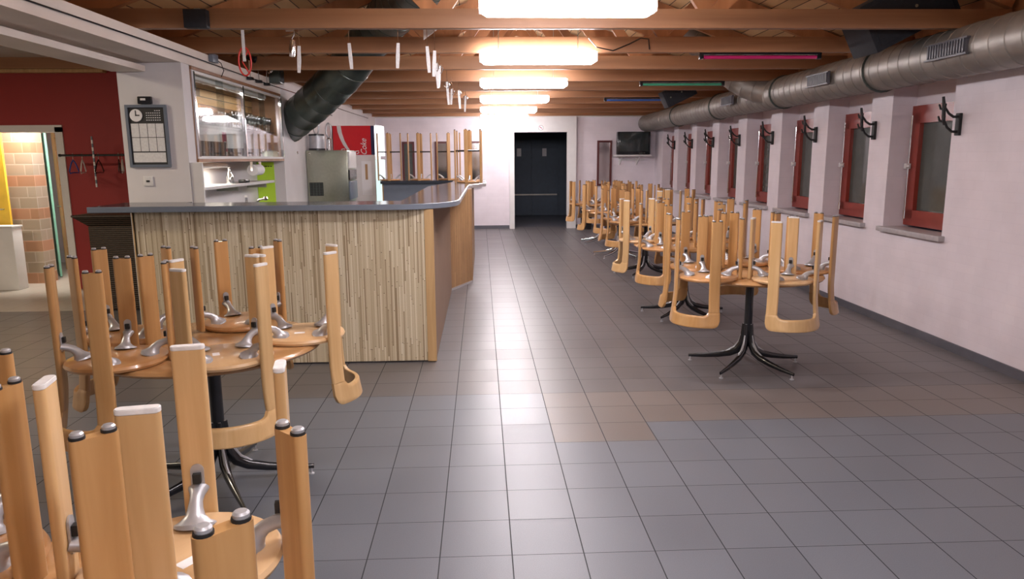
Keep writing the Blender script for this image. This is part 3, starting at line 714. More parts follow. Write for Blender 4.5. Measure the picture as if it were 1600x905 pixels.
# items on the pillar
cl = thing('wall_calendar', 'grey-framed wall planner with a round clock on the white pillar', 'calendar', (-2.738, 6.25, 1.575))
m = MB(); w_, h_ = .165, .505
m.box(-w_, w_, -.024, 0, 0, .022); m.box(-w_, w_, -.024, 0, h_-.022, h_); m.box(-w_, -w_+.02, -.024, 0, .022, h_-.022); m.box(w_-.02, w_, -.024, 0, .022, h_-.022)
m.build('frame', 'slab_edge', cl); box('backing', 'ink', -w_+.02, w_-.02, -.012, -.001, .022, h_-.022, cl)
for r, (za, zb) in enumerate(((.245, .355), (.13, .24))):
    for c in range(4): box('paper_field', 'cap', -.132+c*.067, -.132+c*.067+.062, -.0145, -.0125, za, zb, cl)
box('paper_field', 'cap', -.132, .131, -.0145, -.0125, .04, .12, cl)
ck = MB().lathe([(0, 0), (.050, 0), (.050, .006), (0, .006)], 28, mat=T((-.082, -.0125, .42)) @ RX(PI/2)).build('clock_face', 'paper', cl)
m = MB(); m.box(-.0035, .0035, -.003, -.001, -.005, .040); m.box(-.005, .030, -.003, -.001, -.0045, .0045); ob = m.build('clock_hands', 'ink', ck); ob.location = (-.082, -.0185, .42)
m = MB()
for r in range(5):
    for c in range(7):
        if r == 0 and c < 4: continue
        m.box(.0+c*.0175-.002, .0+c*.0175+.008, -.0150, -.0125, .455-r*.019, .461-r*.019)
m.build('date_marks', 'paper', cl)
o = thing('thermometer_clock', 'small black digital gadget sitting above the wall planner', 'gadget', (-2.735, 6.249, 2.085))
MB().box(-.055, .055, -.035, 0, 0, .06, bev=.006).build('case', 'black', o); box('display', 'cap', -.03, .012, -.0365, -.0352, .028, .045, o)
o = thing('light_switch', 'white light switch on the pillar below the planner', 'switch', (-2.775, 6.25, 1.46))
MB().box(-.04, .04, -.010, 0, -.04, .04, bev=.003).build('plate', 'cap', o); box('socket', 'ink', -.014, .014, -.0125, -.0105, -.008, .008, o)
# cables and gadgets on the beam
o = MB().tube([fl(.010, y, 2.485+.004*math.sin(y*1.3)) for y in [-3+.5*i for i in range(39)]], .006, 6).build('cable', 'black'); tag(o, 'long thin dark cable running along the white beam', 'cable')
o = MB().tube([fl(.012, y, 2.34-.003*(y-10)) for y in [10.2+.4*i for i in range(6)]], .008, 6).build('cable', 'duct_dark'); tag(o, 'dark cable on the wall above the fridge', 'cable')
o = MB().tube([fl(.06, 11.2+.12*math.sin(t*1.4), 2.56-.08*t) for t in range(5)], .005, 6).build('cable', 'black'); tag(o, 'loose cable hanging down the wall beside the duct elbow', 'cable')
o = thing('junction_box', 'grey junction box on the white beam left of the ribbon', 'junction box', fl(.002, 6.95, 2.535))
MB().box(0, .04, -.07, .07, -.035, .04, bev=.004).build('box', 'slab_edge', o); MB().tube([(.02, .07, 0), (.03, .16, -.02), (.03, .22, -.08), (.025, .16, -.14)], .004, 6).build('wire', 'black', o)
for k, (y, z) in enumerate(((7.95, 2.56), (8.25, 2.58), (8.55, 2.53))):
    o = thing('clamp_spotlight', 'small black clamp spotlight over the cabinet, %s of three' % ('left', 'middle', 'right')[k], 'spotlight', (XL(y)+.034, y, 2.45), 0, 'spotlights on the cabinet top')
    MB().box(-.03, .03, -.03, .03, 0, .03, bev=.004).build('clamp', 'black', o)
    MB().tube([(0, 0, .03), (0, 0, z-2.36)], .006, 8).build('stem', 'chrome', o)
    MB().lathe([(0, -.05), (.022, -.045), (.026, 0), (.038, .05), (.034, .05), (.02, 0), (0, -.02)], 18, mat=T((.02, 0, z-2.34)) @ RY(1.9+.3*k)).build('lamp_head', 'black' if k < 2 else 'chrome', o)
o = thing('wall_speaker', 'small dark green loudspeaker box on the beam beside the duct', 'speaker', fl(.003, 8.85, 2.50))
MB().box(0, .12, -.10, .10, 0, .20, bev=.006).build('cabinet', 'duct_dark', o); box('grille', 'blackmat', .121, .126, -.085, .085, .015, .185, o)
o = thing('beam_speaker', 'small black box fixed to the first roof beam on the left', 'speaker', (-1.995, 5.518, 2.60))
MB().box(-.08, .08, -.07, 0, -.05, .075, bev=.004).build('cabinet', 'blackmat', o); box('bracket', 'steel', -.02, .02, -.02, -.002, .076, .09, o)
# things hanging over the bar
o = thing('ribbon_loop', 'red ribbon loop on a pale strip hanging over the cabinet', 'ribbon', (-1.72, 5.62, 2.36))
loop = [(.045*math.sin(a), 0, -.02-.10*math.cos(a)) for a in [2*PI*i/24 for i in range(24)]]
MB().tube(loop, .006, 8, closed=True).build('ribbon', 'redribbon', o)
MB().tube([(.03, .0, .06), (-.02, .004, -.02), (.025, 0, -.10)], .005, 8).build('ribbon_tail', 'redribbon', o)
box('strip', 'cap', -.011, .011, -.010, -.007, -.02, .20, o)
o = thing('spotlight', 'single chrome spotlight hanging over the bar front', 'spotlight', (-1.37, 5.62, 2.56))
MB().tube([(-.04, 0, -.002), (.02, 0, -.002), (.02, 0, -.03), (0, 0, -.06)], .006, 8).build('bracket', 'chrome', o)
MB().lathe([(0, -.06), (.02, -.055), (.024, 0), (.018, .06), (0, .065)], 18, mat=T((0, 0, -.13)) @ RY(.1)).build('lamp_head', 'chrome', o)
HS = [(-1.32, 5.62, 2.45, .19, 'over the bar front, first from the left'), (-.955, 5.62, 2.47, .185, 'over the bar front, second from the left'), (-.596, 5.62, 2.47, .18, 'over the bar front, third from the left'),
      (-.385, 5.64, 2.45, .19, 'over the bar corner, left of a pair'), (-.335, 5.72, 2.43, .19, 'over the bar corner, right of a pair'),
      (-.39, 6.86, 2.48, .22, 'under the second beam beside the lamps, left'), (-.36, 6.87, 2.46, .19, 'under the second beam beside the lamps, right'),
      (-.35, 8.08, 2.44, .24, 'under the third beam above the side of the bar'), (-.33, 8.9, 2.44, .18, 'halfway down the side of the bar'), (-.26, 9.32, 2.46, .22, 'under the fourth beam above the bar'), (-.20, 10.58, 2.50, .22, 'above the upturned stools on the bar end')]
for k, (x, y, z, l, wh) in enumerate(HS):
    o = thing('hanging_strip', 'pale translucent strip hanging '+wh, 'hanging ornament', (x, y, z), 0, 'pale strips hanging over the bar')
    m = MB(); m.prism([(-.011, 0), (.011, 0), (.014, -l*.55), (.011, -l), (-.011, -l), (-.014, -l*.55)], -.003, .003, mat=Matrix(((1, 0, 0, 0), (0, 0, 1, 0), (0, 1, 0, 0), (0, 0, 0, 1))) @ T((0, 0, 0)) , bev=.001)
    s = m.build('strip', 'cap', o); s.rotation_euler.y = .06*(-1)**k
    MB().tube([(0, 0, 0), (0, 0, 2.56-z+.02)], .0025, 6).build('string', 'chrome', o)
    if k >= 5:
        MB().tube([(-.02, 0, .0), (-.03, .01, -.04), (.01, 0, -.07), (.03, 0, -.03), (.01, 0, .01)], .006, 8).build('clip', 'chrome', o)
o = MB().prism([(-.07, 0), (.07, 0), (-.07, -.10)], -.004, .004, mat=Matrix(((1, 0, 0, -.38), (0, 0, 1, 6.2), (0, 1, 0, 2.68), (0, 0, 0, 1)))).build('bracket_plate', 'cap'); tag(o, 'white triangular plate between the first two beams', 'bracket')
o = MB().tube([(.98+.0, 6.752, 2.68), (1.05, 6.73, 2.60), (1.2, 6.735, 2.57), (1.35, 6.735, 2.63), (1.45, 6.74, 2.68), (1.52, 6.74, 2.67), (1.53, 6.74, 2.58)], .006, 6).build('cable', 'black'); tag(o, 'thin black cable looping along the second beam right of the lamps', 'cable')

# ================================================================== BLACK SPEAKERS NEAR THE RIGHT DUCT
def big_speaker(loc, ang, label, s=1):
    o = thing('loudspeaker', label, 'speaker', loc)
    o.rotation_euler = (0, ang, 0)
    MB().box(-.02*s, .62*s, -.17*s, .17*s, 0, .34*s, bev=.008).build('cabinet', 'blackmat', o)
    g = box('front_grille', 'duct_dark', .02*s, .58*s, -.176*s, -.171*s, .03*s, .31*s, o)
    g.data.materials[0] = M_['blackmat']
    for x in (.10, .34): MB().lathe([(0, 0), (.012, 0), (.012, .006), (0, .006)], 10, mat=T((x*s, -.176*s, .17*s)) @ RX(PI/2)).build('mount_bolt', 'steel', o)
    MB().tube([(.3*s, 0, .34*s), (.3*s, 0, .62*s)], .008, 8).build('hanging_rod', 'steel', o)
big_speaker((3.15, 6.0, 2.43), -.47, 'large black loudspeaker hung at a slant above the near right duct', 1.12)
big_speaker((2.84, 11.2, 2.36), -.45, 'smaller black loudspeaker far away above the right duct', .75)

# ================================================================== RIGHT WALL BRACKETS
def make_hook():
    r = thing('coat_hook', 'x', 'coat hook')
    MB().box(-.022, 0, -.022, .022, -.075, .075, bev=.004).build('back_plate', 'rubber', r)
    MB().tube([(-.02, 0, -.05), (-.055, 0, -.048), (-.09, 0, -.02), (-.115, 0, .03)], [.010, .009, .008, .008], 10).build('lower_arm', 'rubber', r)
    MB().tube([(-.02, 0, .052), (-.05, 0, .050), (-.085, 0, .072), (-.118, 0, .115)], [.010, .009, .008, .008], 10).build('upper_arm', 'rubber', r)
    h = MB(); h.tube([(-.112, 0, -.005), (-.120, 0, .05), (-.124, 0, .12), (-.134, 0, .185)], [.010, .012, .012, .009], 10)
    for z in (.02, .10):
        for sg in (-1, 1): h.tube([(-.12, 0, z), (-.132, sg*.022, z+.005), (-.135, sg*.036, z+.035)], [.009, .008, .007], 8)
    h.build('hook_head', 'rubber', r)
    return r
hk = make_hook()
for k in range(8):
    o = hk if k == 0 else copy_tree(hk); y = NI[k][0]-.10
    o.location = (XR(y)-.001, y, 1.875); o.scale = (1.2, 1.2, 1.2); o['group'] = 'black hooks on the window piers'
    o['label'] = 'black cast iron coat hook on the window wall, ' + ('nearest to the camera', 'second from the camera', 'third from the camera', 'fourth from the camera', 'fifth from the camera', 'sixth from the camera', 'seventh from the camera', 'farthest and beside the television corner')[k]

# ================================================================== FAR END
tv = thing('television', 'old boxy black television on a shelf in the far right corner', 'television', (3.49, YF-.30, 1.69))
MB().box(-.38, .38, -.10, .06, 0, .515, bev=.02).build('front_case', 'black', tv)
MB().prism([(-.34, .06), (.34, .06), (.22, .26), (-.22, .26)], .04, .50).build('tube_housing', 'black', tv)
m = MB(); m.box(-.33, .33, -.108, -.100, .07, .50, bev=.003); m.build('screen', 'screen', tv)
for i in range(4): box('button', 'steel', .12+i*.04, .14+i*.04, -.105, -.1005, .025, .04, tv)
ts = thing('television_shelf', 'white bracket shelf carrying the television', 'shelf', (3.49, YF, 1.65))
box('shelf_board', 'white', -.40, .40, -.42, -.003, 0, .038, ts, .004)
for sx in (-.25, .15): 
    m = MB(); m.box(sx-.02, sx+.02, -.02, -.003, -.20, -.001); m.tube([(sx, -.02, -.18), (sx, -.35, -.005)], .012, 8); m.build('bracket', 'white', ts)
box('cross_bar', 'white', -.22, .33, -.03, -.004, -.09, -.06, ts)
o = thing('no_smoking_sign', 'small round no-smoking sign above the far doorway', 'sign', (1.39, YF-.131, 2.31))
m = MB(); m.tube([(.055*math.cos(a), -.003, .055*math.sin(a)) for a in [2*PI*i/28 for i in range(28)]], .005, 8, closed=True); m.build('ring', 'steel_glint', o)
m = MB(); m.box(-.05, .05, -.006, -.001, -.005, .005, mat=RY(PI/4)); m.build('slash', 'tube_red', o)
MB().lathe([(0, 0), (.06, 0), (.06, .0015), (0, .0015)], 28, mat=RX(PI/2)).build('disc', 'paper', o)
m = MB(); m.box(-.03, .025, -.004, -.0018, -.004, .006); m.build('cigarette', 'ink', o)
wb = thing('waste_bin', 'black waste bin on the floor right of the far doorway', 'bin', (2.42, 16.72, 0))
MB().lathe([(0, 0), (.12, 0), (.15, .46), (.142, .46), (.113, .01), (0, .01)], 28, cap=False).build('bin_body', 'black', wb); MB().lathe([(.142, .455), (.157, .455), (.157, .48), (.142, .48)], 28, cap=False).build('rim', 'rubber', wb)

# ================================================================== LOUNGE ON THE LEFT
ws = thing('wicker_podium', 'dark brown wicker podium with a flared top left of the bar', 'podium', (-3.85, 8.22, 0))
MB().box(-.39, .45, -.22, .22, .02, .94, bev=.01).build('body', 'wicker', ws)
b = bmesh.new(); lo = [b.verts.new(v) for v in ((-.39, -.22, .942), (.45, -.22, .942), (.45, .22, .942), (-.39, .22, .942))]; hi = [b.verts.new(v) for v in ((-.50, -.30, 1.04), (.56, -.30, 1.04), (.56, .30, 1.04), (-.50, .30, 1.04))]
b.faces.new(lo[::-1]); b.faces.new(hi)
for i in range(4): b.faces.new((lo[i], lo[(i+1) % 4], hi[(i+1) % 4], hi[i]))
m = MB(); m._add(b); m.build('flared_top', 'wicker', ws); box('top_board', 'wicker', -.51, .57, -.31, .31, 1.041, 1.062, ws, .004)
box('foot', 'black', -.37, .43, -.20, .20, 0, .019, ws)
rl = thing('clothes_rail', 'dark metal clothes rail in front of the red wall', 'clothes rail', (-4.4, 9.1, 1.70))
MB().tube([(-.65, 0, 0), (.75, 0, 0)], .014, 12).build('rail', 'black', rl)
for x in (-.35, .6): MB().tube([(x, 0, .0), (x, .39, .0)], .010, 8).build('wall_arm', 'steel', rl)
for sx in (-.66, .76): MB().lathe([(0, -.01), (.018, -.01), (.018, .01), (0, .01)], 12, mat=T((sx, 0, 0)) @ RY(PI/2)).build('end_knob', 'black', rl)
def make_hanger(mat, label, x, tw=.25):
    o = thing('clothes_hanger', label, 'hanger', (x, 9.1, 1.70), tw, 'hangers on the clothes rail')
    m = MB(); m.tube([(0, .0, -.06), (0, .0, -.02)]+[(0, .022*math.sin(a), .002+.022*math.cos(a)-.00) for a in [PI-.2-i*.45 for i in range(9)]], .003, 6); m.build('hook', 'steel', o)
    m = MB(); m.tube([(0, 0, -.055), (0, -.10, -.10), (0, -.205, -.19), (0, -.18, -.21), (0, 0, -.205), (0, .18, -.21), (0, .205, -.19), (0, .10, -.10)], .008, 8, closed=True); m.build('shoulder_bar', mat, o)
make_hanger('blueplastic', 'blue plastic hanger, leftmost on the clothes rail', -4.91)
make_hanger('cap', 'white plastic hanger near the left end of the clothes rail', -4.80, .35)
make_hanger('black', 'black hanger beside the striped stick on the clothes rail', -4.61)
make_hanger('black', 'black hanger, left of the pair by the pillar', -4.37, .5)
make_hanger('cap', 'pale hanger, middle of the group by the pillar', -4.33, .4)
make_hanger('black', 'black hanger, last one before the pillar', -4.24, .3)
o = thing('striped_stick', 'black and white striped stick hanging on the clothes rail', 'stick', (-4.65, 9.075, 1.32))
for i in range(14): MB().tube([(0, 0, i*.043), (0, 0, i*.043+.043)], .011, 10).build('stick_segment', 'cap' if i % 2 == 0 else 'tube_red' if i < 0 else 'slab_edge', o)
o = thing('yellow_door', 'bright yellow door leaf inside the storeroom doorway', 'door', (-6.44, 9.82, 0))
MB().box(-.26, .265, -.02, .02, .01, 2.0, bev=.004).build('leaf', 'yellow', o); MB().tube([(.2, -.02, 1.02), (.2, -.06, 1.02), (.10, -.06, 1.02)], .009, 8).build('handle', 'steel', o)
o = thing('white_cupboard', 'low white cupboard standing in the storeroom doorway', 'cupboard', (-6.155, 9.56, 0))
MB().box(-.36, .195, -.10, .10, 0, .80, bev=.008).build('body', 'white', o); box('top_board', 'white', -.362, .205, -.11, .11, .801, .825, o, .004)
o = thing('turquoise_door', 'narrow turquoise door edge standing open in the storeroom', 'door', (-6.01, 10.50, 0))
MB().box(-.015, .015, 0, .75, .01, 2.02, bev=.003, mat=RZ(.58)).build('leaf', 'aqua', o); MB().tube([(.0, .1, 1.0), (.05, .1, 1.0)], .01, 8).build('handle', 'steel', o)
su = thing('storage_shelf', 'pine storeroom shelf unit seen through the doorway', 'shelf unit', (-5.93, 11.5, 0))
for z in (.36, .82, 1.30, 1.79, 2.0): box('shelf_board', 'pine', -.45, .50, -.2, .2, z-.02, z, su)
for x in (-.45, .05, .47):
    for y in (-.2, .16): box('post', 'pine', x, x+.04, y-.001, y+.041, 0, 2.05, su)
k = 0
for z, items in ((.36, (('blueplastic', .3, .28), ('cardboard', .2, .2), ('blueplastic', .2, .3))), (.82, (('cardboard', .25, .3), ('duct_dark', .2, .22), ('pine', .15, .3))), (1.30, (('cardboard', .16, .28), ('yellow', .18, .2), ('blackmat', .2, .25))), (1.79, (('cardboard', .3, .17), ('blackmat', .12, .15), ('cardboard', .2, .14)))):
    x = -.38
    nm = {.36: 'bottom', .82: 'second lowest', 1.30: 'middle', 1.79: 'top'}[z]
    for j, (mt, ww, hh) in enumerate(items):
        hh = min(hh, .19) if z > 1.7 else hh
        o = thing('storage_box', '%s box on the %s storeroom shelf, %s' % ({'blueplastic': 'blue plastic', 'cardboard': 'brown cardboard', 'duct_dark': 'dark', 'pine': 'light wooden', 'yellow': 'yellow', 'blackmat': 'black'}[mt], nm, ('left', 'middle', 'right')[j]), 'box', (-5.93+x+ww/2, 11.5, z+.001), 0, 'boxes on the storeroom shelf')
        MB().box(-ww/2, ww/2, -.14, .14, 0, hh-.02, bev=.005).build('box_body', mt, o); box('lid', mt, -ww/2-.004, ww/2+.004, -.144, .144, hh-.0195, hh, o, .003)
        x += ww+.04

# ================================================================== UPTURNED CHAIRS
# local frame: origin on the table under the seat centre, the chair's feet point up, its back points to +X
RR, LW, LT = .226, .076, .023          # leg circle, leg width, leg thickness
FT, JO, BB = .434, -.198, -.308        # foot end, leg/backrest joint, lowest point of the backrest
def flare(z): return 0 if z > -.06 else .030*((-z-.06)/.245)**1.6
def rrect(w, t, r, n=4):
    out = []
    for cx, cy, a0 in ((w/2-r, t/2-r, 0), (-w/2+r, t/2-r, PI/2), (-w/2+r, -t/2+r, PI), (w/2-r, -t/2+r, 1.5*PI)):
        for i in range(n+1):
            a = a0+PI/2*i/n; out.append((cx+r*math.cos(a), cy+r*math.sin(a)))
    return out
def leg_mesh(az, zs):
    b = bmesh.new(); sec = rrect(LW, LT, .0098); rings = []
    rad = Vector((math.cos(az), math.sin(az), 0)); tan = Vector((-math.sin(az), math.cos(az), 0))
    for z in zs:
        c = rad*(RR+flare(z)); rings.append([b.verts.new(c+tan*u+rad*v+Vector((0, 0, z))) for u, v in sec])
    n = len(sec)
    for a, q in zip(rings, rings[1:]):
        for i in range(n): b.faces.new((a[i], a[(i+1) % n], q[(i+1) % n], q[i]))
    b.faces.new(rings[0][::-1]); b.faces.new(rings[-1]); bmesh.ops.recalc_face_normals(b, faces=b.faces)
    m = MB(); m._add(b); return m
def back_mesh():
    """U-shaped bentwood backrest: stubs in the planes of the two rear legs joined by an arc"""
    a45 = PI/4; pts = []        # plan curve: (x, y, nx, ny, s)
    def leg_pt(sgn, u):
        az = sgn*a45; return (RR*math.cos(az)-math.sin(az)*u, RR*math.sin(az)+math.cos(az)*u, math.cos(az), math.sin(az))
    us = [LW/2-LW*i/8 for i in range(9)]
    P = []; s = 0
    for i, u in enumerate(us): P.append((*leg_pt(1, u), s+LW*i/8))
    pA = Vector(leg_pt(1, -LW/2)[:2]); pB = Vector(leg_pt(-1, LW/2)[:2]); ch = (pA-pB).length; ra = ch/2/math.sin(a45)
    cx = pA.x-ra*math.cos(a45); L0 = LW; La = ra*PI/2; n = 26
    for i in range(1, n):
        a = a45-PI/2*i/n; P.append((cx+ra*math.cos(a), ra*math.sin(a), math.cos(a), math.sin(a), L0+La*i/n))
    for i, u in enumerate(us): P.append((*leg_pt(-1, u), L0+La+LW*i/8))
    Lt = 2*LW+La; bt = -.225; rf, ro = .045, .05; b = bmesh.new(); cols = []
    def ztop(s):
        d = min(s, Lt-s)
        if d <= LW+1e-6: return JO
        d -= LW
        return bt if d >= rf else bt+(JO-bt)*(1-math.sqrt(max(0, 1-(1-d/rf)**2)))
    def zbot(s):
        d = min(s, Lt-s)
        return BB if d >= ro else BB+ro-math.sqrt(max(0, ro*ro-(ro-d)**2))
    ri = [0, .06, .2, .5, .8, .94, 1]
    for x, y, nx, ny, s in P:
        zt, zb = ztop(s), zbot(s); col = [[], []]
        for f in ri:
            z = zt+(zb-zt)*f; o = flare(z); e = LT/2
            if f in (0, 1): e = LT/2*.72
            if s < 1e-6 or s > Lt-1e-6: e = LT/2*.72
            for k, sg in ((0, 1), (1, -1)):
                col[k].append(b.verts.new((x+nx*(o+sg*e), y+ny*(o+sg*e), z)))
        cols.append(col)
    R = len(ri)
    for A, B in zip(cols, cols[1:]):
        for r in range(R-1):
            b.faces.new((A[0][r], A[0][r+1], B[0][r+1], B[0][r])); b.faces.new((A[1][r], B[1][r], B[1][r+1], A[1][r+1]))
        b.faces.new((A[0][0], B[0][0], B[1][0], A[1][0])); b.faces.new((A[0][-1], A[1][-1], B[1][-1], B[0][-1]))
    for Cc in (cols[0], cols[-1]):
        for r in range(R-1): b.faces.new((Cc[0][r], Cc[1][r], Cc[1][r+1], Cc[0][r+1]))
    bmesh.ops.recalc_face_normals(b, faces=b.faces); m = MB(); m._add(b); return m
def bracket_mesh(az):
    m = MB(); rot = RZ(az)
    m.tube([(.140, 0, .0302), (.1405, 0, .033), (.143, 0, .038), (.149, 0, .048), (.158, 0, .062), (.172, 0, .074), (.190, 0, .081), (.2125, 0, .088)],
           [(.047, .048), (.045, .046), (.034, .034), (.025, .022), (.019, .0175), (.0165, .015), (.0155, .017), (.015, .025)], 16, mat=rot)
    st = [(.0155*math.cos(a), (.135 if math.sin(a) >= 0 else .08)+.0155*math.sin(a)) for a in [2*PI*i/20 for i in range(20)]]
    m.prism([(y, z) for y, z in st], .2085, .2135, mat=rot @ Matrix(((0, 0, 1, 0), (1, 0, 0, 0), (0, 1, 0, 0), (0, 0, 0, 1))))
    return m
def make_chair(dark, detail):
    lw, sm = ('darkwood', 'seatwood') if dark else ('lightwood', 'seatlight')
    r = thing('round_seat_chair', 'x', 'chair')
    MB().lathe([(0, 0), (.192, 0), (.204, .004), (.2095, .015), (.204, .026), (.194, .030), (0, .030)], 56).build('seat', sm, r)
    if not dark: box('paper_sticker', 'paper', -.035, .015, -.05, -.02, .0302, .0308, r)
    for i, az in enumerate((PI/4, -PI/4, 3*PI/4, -3*PI/4)):
        zs = [FT, JO] if i < 2 else [FT, .003]
        zs = [FT, .1, -.05, -.08, -.11, -.14, -.17, JO+.0006] if i < 2 else [FT, .004]
        lg = leg_mesh(az, zs).build('leg', lw, r)
        rad = Vector((math.cos(az), math.sin(az), 0)); tan = Vector((-math.sin(az), math.cos(az), 0))
        if dark:
            for sg in (-1, 1):
                p = rad*RR+tan*sg*.024
                g = MB(); g.lathe([(0, 0), (.0125, 0), (.0125, .0045), (0, .0045)], 14, mat=T((p.x, p.y, FT+.0002))); g.build('glide_ring', 'rubber', lg)
                if detail: g = MB(); g.lathe([(0, .004), (.0105, .004), (.0108, .009), (.008, .012), (0, .013)], 14, mat=T((p.x, p.y, FT+.0003))); g.build('foot_glide', 'cast', lg)
        else:
            b = bmesh.new(); sec = rrect(LW+.001, LT+.001, .0105)
            for zz, sc in ((FT+.0003, 1), (FT+.010, 1), (FT+.013, .93)):
                pass
            m = MB(); mt = Matrix(((tan.x, rad.x, 0, rad.x*RR), (tan.y, rad.y, 0, rad.y*RR), (0, 0, 1, 0), (0, 0, 0, 1)))
            m.prism(sec, FT+.0003, FT+.011, mat=mt, bev=.0015); m.build('end_cap', 'cap', lg)
        br = bracket_mesh(az).build('bracket', 'cast', r)
        if detail:
            box('rubber_insert', 'rubber', .196, .2083, -.0095, .0095, .106, .130, br, .001, m=RZ(az))
    back_mesh().build('backrest', lw, r)
    return r
CH = {}
def place_chair(dark, detail, x, y, back_deg, label, group, z=.7502):
    key = (dark, detail)
    if key not in CH: CH[key] = make_chair(dark, detail); o = CH[key]
    else: o = copy_tree(CH[key])
    o.location = (x, y, z); o.rotation_euler.z = math.radians(back_deg)
    o['label'] = label; o['group'] = group
    return o
# ------------------------------------------------------------------ round pedestal tables
def make_table(chromed):
    r = thing('round_table', 'x', 'table')
    MB().lathe([(0, .716), (.505, .716), (.522, .722), (.530, .733), (.522, .745), (.512, .7498), (0, .7498)], 72).build('tabletop', 'tablewood', r)
    MB().lathe([(0, .690), (.11, .690), (.11, .7145), (0, .7145)], 24).build('top_plate', 'black', r)
    MB().lathe([(0, .20), (.031, .20), (.031, .689), (0, .689)], 24).build('pole', 'black', r)
    for k in range(5):
        a = 2*PI/5*k; rot = RZ(a)
        path = [(.020, 0, .34), (.026, 0, .25), (.040, 0, .18), (.075, 0, .125), (.13, 0, .095), (.22, 0, .072), (.33, 0, .054), (.45, 0, .042)]
        rad = [(.024, .014), (.027, .017), (.030, .021), (.030, .024), (.027, .021), (.023, .016), (.018, .012), (.013, .008)]
        lg = MB().tube(path, rad, 12, mat=rot).build('base_leg', 'chrome' if chromed else 'black', r)
        pt = [(x+.010*(.36-z)/.3+.008, 0, z+.015*min(1, (.36-z)/.2)) for x, _, z in path[:5]]
        MB().tube(pt, [(.012, .008), (.014, .009), (.016, .010), (.015, .010), (.008, .006)], 10, mat=rot).build('metal_trim', 'cast', lg)
        MB().lathe([(0, 0), (.016, 0), (.016, .006), (.006, .010), (.006, .037), (0, .037)], 14, mat=rot @ T((.435, 0, 0))).build('foot_glide', 'cast', lg)
    return r
tb0 = make_table(False); tb1 = None
TABLES = [
 # name, x, y, base angle, chromed, detail, [(cx, cy, back, dark, words)]
 ('the foreground table at the bottom left', -.92, 1.11, 40, 0, 1, [
   (-.660, 1.482, 56, 0, 'pale chair upturned on the far side'), (-.482, .997, 0, 1, 'honey-brown chair upturned on the right side'),
   (-1.180, 1.475, 125, 1, 'honey-brown chair upturned on the left far side'), (-1.37, .98, 195, 1, 'honey-brown chair upturned on the near left side')]),
 ('the table in front of the bar', -1.335, 3.52, 14, 0, 1, [
   (-1.614, 3.170, 237, 1, 'honey-brown chair upturned at the near left'), (-1.765, 3.605, 187, 1, 'honey-brown chair upturned at the far left'),
   (-1.300, 3.900, 86, 1, 'honey-brown chair upturned nearest the bar panel'), (-.908, 3.588, 10, 0, 'pale chair upturned at the right end'),
   (-1.150, 3.174, 293, 0, 'pale chair upturned at the near right')]),
 ('the nearest table on the right', 2.07, 5.45, 10, 0, 1, [
   (1.640, 5.150, 220, 1, 'amber chair upturned at the near left'), (2.130, 5.000, 278, 0, 'pale chair upturned in front'),
   (2.470, 5.440, 356, 1, 'amber chair upturned on the window side'), (2.170, 5.880, 92, 1, 'amber chair upturned at the back'), (1.690, 5.650, 140, 1, 'amber chair upturned at the far left')]),
 ('the second table on the right', 2.10, 7.37, 10, 0, 1, [
   (1.746, 6.880, 220, 1, 'amber chair upturned at the near left'), (1.660, 7.590, 178, 0, 'pale chair upturned at the left'),
   (2.310, 6.960, 300, 1, 'amber chair upturned at the near right'), (2.520, 7.460, 10, 1, 'amber chair upturned on the window side'), (2.130, 7.830, 88, 1, 'amber chair upturned at the back')]),
 ('the third table on the right', 2.31, 10.1, 20, 0, 0, [
   (1.950, 9.820, 220, 1, 'amber chair upturned at the near left'), (1.95, 10.37, 140, 1, 'amber chair upturned at the far left'),
   (2.440, 9.680, 288, 0, 'pale chair upturned in front'), (2.760, 10.10, 0, 1, 'amber chair upturned on the window side'), (2.45, 10.57, 78, 1, 'amber chair upturned at the back')]),
 ('the fourth table on the right', 2.30, 12.0, 10, 1, 0, [
   (1.880, 12.10, 170, 1, 'amber chair upturned at the left'), (2.05, 11.60, 235, 1, 'amber chair upturned at the near left'),
   (2.550, 11.62, 302, 1, 'amber chair upturned at the near right'), (2.740, 12.10, 12, 1, 'amber chair upturned on the window side'), (2.30, 12.46, 90, 1, 'amber chair upturned at the back')]),
 ('the farthest table on the right', 2.32, 13.9, 0, 1, 0, [
   (1.89, 13.85, 183, 1, 'amber chair upturned at the left'), (2.17, 13.46, 250, 1, 'amber chair upturned in front'),
   (2.70, 13.64, 325, 1, 'amber chair upturned at the near right'), (2.64, 14.18, 40, 1, 'amber chair upturned at the far right'), (2.16, 14.34, 110, 1, 'amber chair upturned at the back')]),
]
for i, (nm, x, y, ba, chm, det, chairs) in enumerate(TABLES):
    if chm:
        if tb1 is None: tb1 = make_table(True); t = tb1
        else: t = copy_tree(tb1)
    else: t = tb0 if i == 0 else copy_tree(tb0)
    t.location = (x, y, 0); t.rotation_euler.z = math.radians(ba)
    t['label'] = 'round beech pedestal table, '+nm; t['group'] = 'round tables with star bases'
    for cx, cy, bk_, dk, words in chairs:
        place_chair(bool(dk), bool(det), cx, cy, bk_, words+' of '+nm, 'chairs put up on the tables')
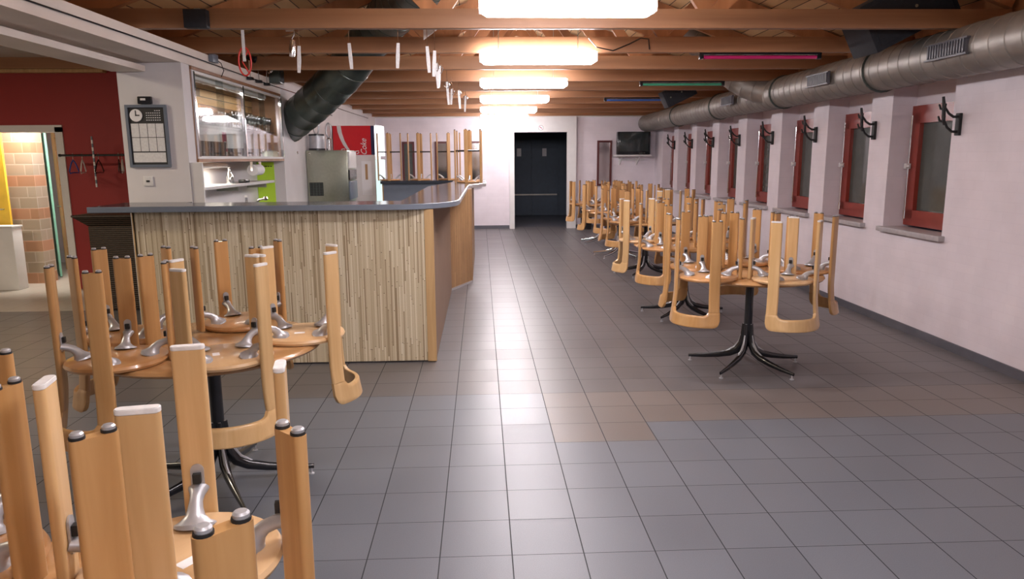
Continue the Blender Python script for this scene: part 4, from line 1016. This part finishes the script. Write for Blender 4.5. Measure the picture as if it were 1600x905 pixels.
# ------------------------------------------------------------------ upturned bar stools
def make_stool():
    r = thing('bar_stool', 'x', 'bar stool')
    MB().lathe([(0, 0), (.158, 0), (.166, .005), (.168, .015), (.160, .024), (0, .024)], 48).build('seat', 'seatwood', r)
    for az in (PI/4, -PI/4, 3*PI/4, -3*PI/4):
        m = MB(); sec = rrect(.052, .022, .008); rad = Vector((math.cos(az), math.sin(az), 0)); tan = Vector((-math.sin(az), math.cos(az), 0))
        m.prism(sec, .001, .745, mat=Matrix(((tan.x, rad.x, 0, rad.x*.184), (tan.y, rad.y, 0, rad.y*.184), (0, 0, 1, 0), (0, 0, 0, 1))))
        lg = m.build('leg', 'darkwood', r)
        MB().lathe([(0, 0), (.010, 0), (.010, .010), (0, .010)], 12, mat=T((rad.x*.184, rad.y*.184, .7455))).build('foot_glide', 'rubber', lg)
        MB().tube([(.09, 0, .0245), (.105, 0, .04), (.13, 0, .07), (.150, 0, .085), (.1715, 0, .09)], [.026, .016, .012, .011, .013], 12, mat=RZ(az)).build('bracket', 'cast', r)
    q = [(.168*math.cos(a), .168*math.sin(a), .455) for a in (PI/4, 3*PI/4, 5*PI/4, 7*PI/4)]
    m = MB()
    for k in range(4): m.tube([q[k], q[(k+1) % 4]], .010, 10)
    m.build('footrest', 'black', r)
    return r
st0 = make_stool()
for k, (x, y, a, lab) in enumerate(((-1.47, 11.96, 47, 'left one on the back of the bar, beside the fridge'), (-.985, 12.0, 43, 'middle one on the back of the bar'), (-.52, 12.02, 48, 'right one on the back of the bar'),
                                  (-.185, 10.66, 38, 'front one on the side end of the bar'), (-.17, 11.2, 50, 'rear one on the side end of the bar'))):
    o = st0 if k == 0 else copy_tree(st0)
    o.location = (x, y, 1.2855); o.rotation_euler.z = math.radians(a); o['label'] = 'upside-down wooden bar stool, '+lab; o['group'] = 'bar stools put up on the bar'

# ================================================================== LAMPS OF THE SIDE ROOMS, ADDED FILL LIGHTS AT THE BAR
def room_lamp(name, label, x, y, z, sx, sy, watt, col):
    t = thing(name, label, 'ceiling lamp', (x, y, z))
    MB().box(-sx/2, sx/2, -sy/2, sy/2, 0, .05, bev=.006).build('housing', 'white', t)
    ld = bpy.data.lights.new('lamp_light', 'AREA'); ld.shape = 'RECTANGLE'; ld.size = sx; ld.size_y = sy; ld.energy = watt; ld.color = col
    lo = bpy.data.objects.new('lamp_light', ld); C.objects.link(lo); lo.parent = t; lo.location.z = -.01
room_lamp('storeroom_lamp', 'ceiling lamp inside the storeroom', -5.72, 9.80, 2.44, .5, .12, STORE_W, (1, .93, .84))
room_lamp('lounge_lamp', 'ceiling lamp in the lounge left of the bar', -5.6, 4.6, 2.96, 1.2, .3, LOUNGE_W, (1, .85, .65))
room_lamp('bar_fill_light', 'added fill light under the glass cabinet', -2.62, 7.2, 1.555, .10, .8, BAR_FILL_W, (1, .9, .75))  # invented fitting, added to light the recess under the cabinet
room_lamp('cabinet_fill_light', 'added slim fill light inside the top of the glass cabinet', -2.52, 7.75, 2.330, .05, 2.2, 14, (1, .93, .84))  # invented fitting, added to brighten the dark cabinet interior
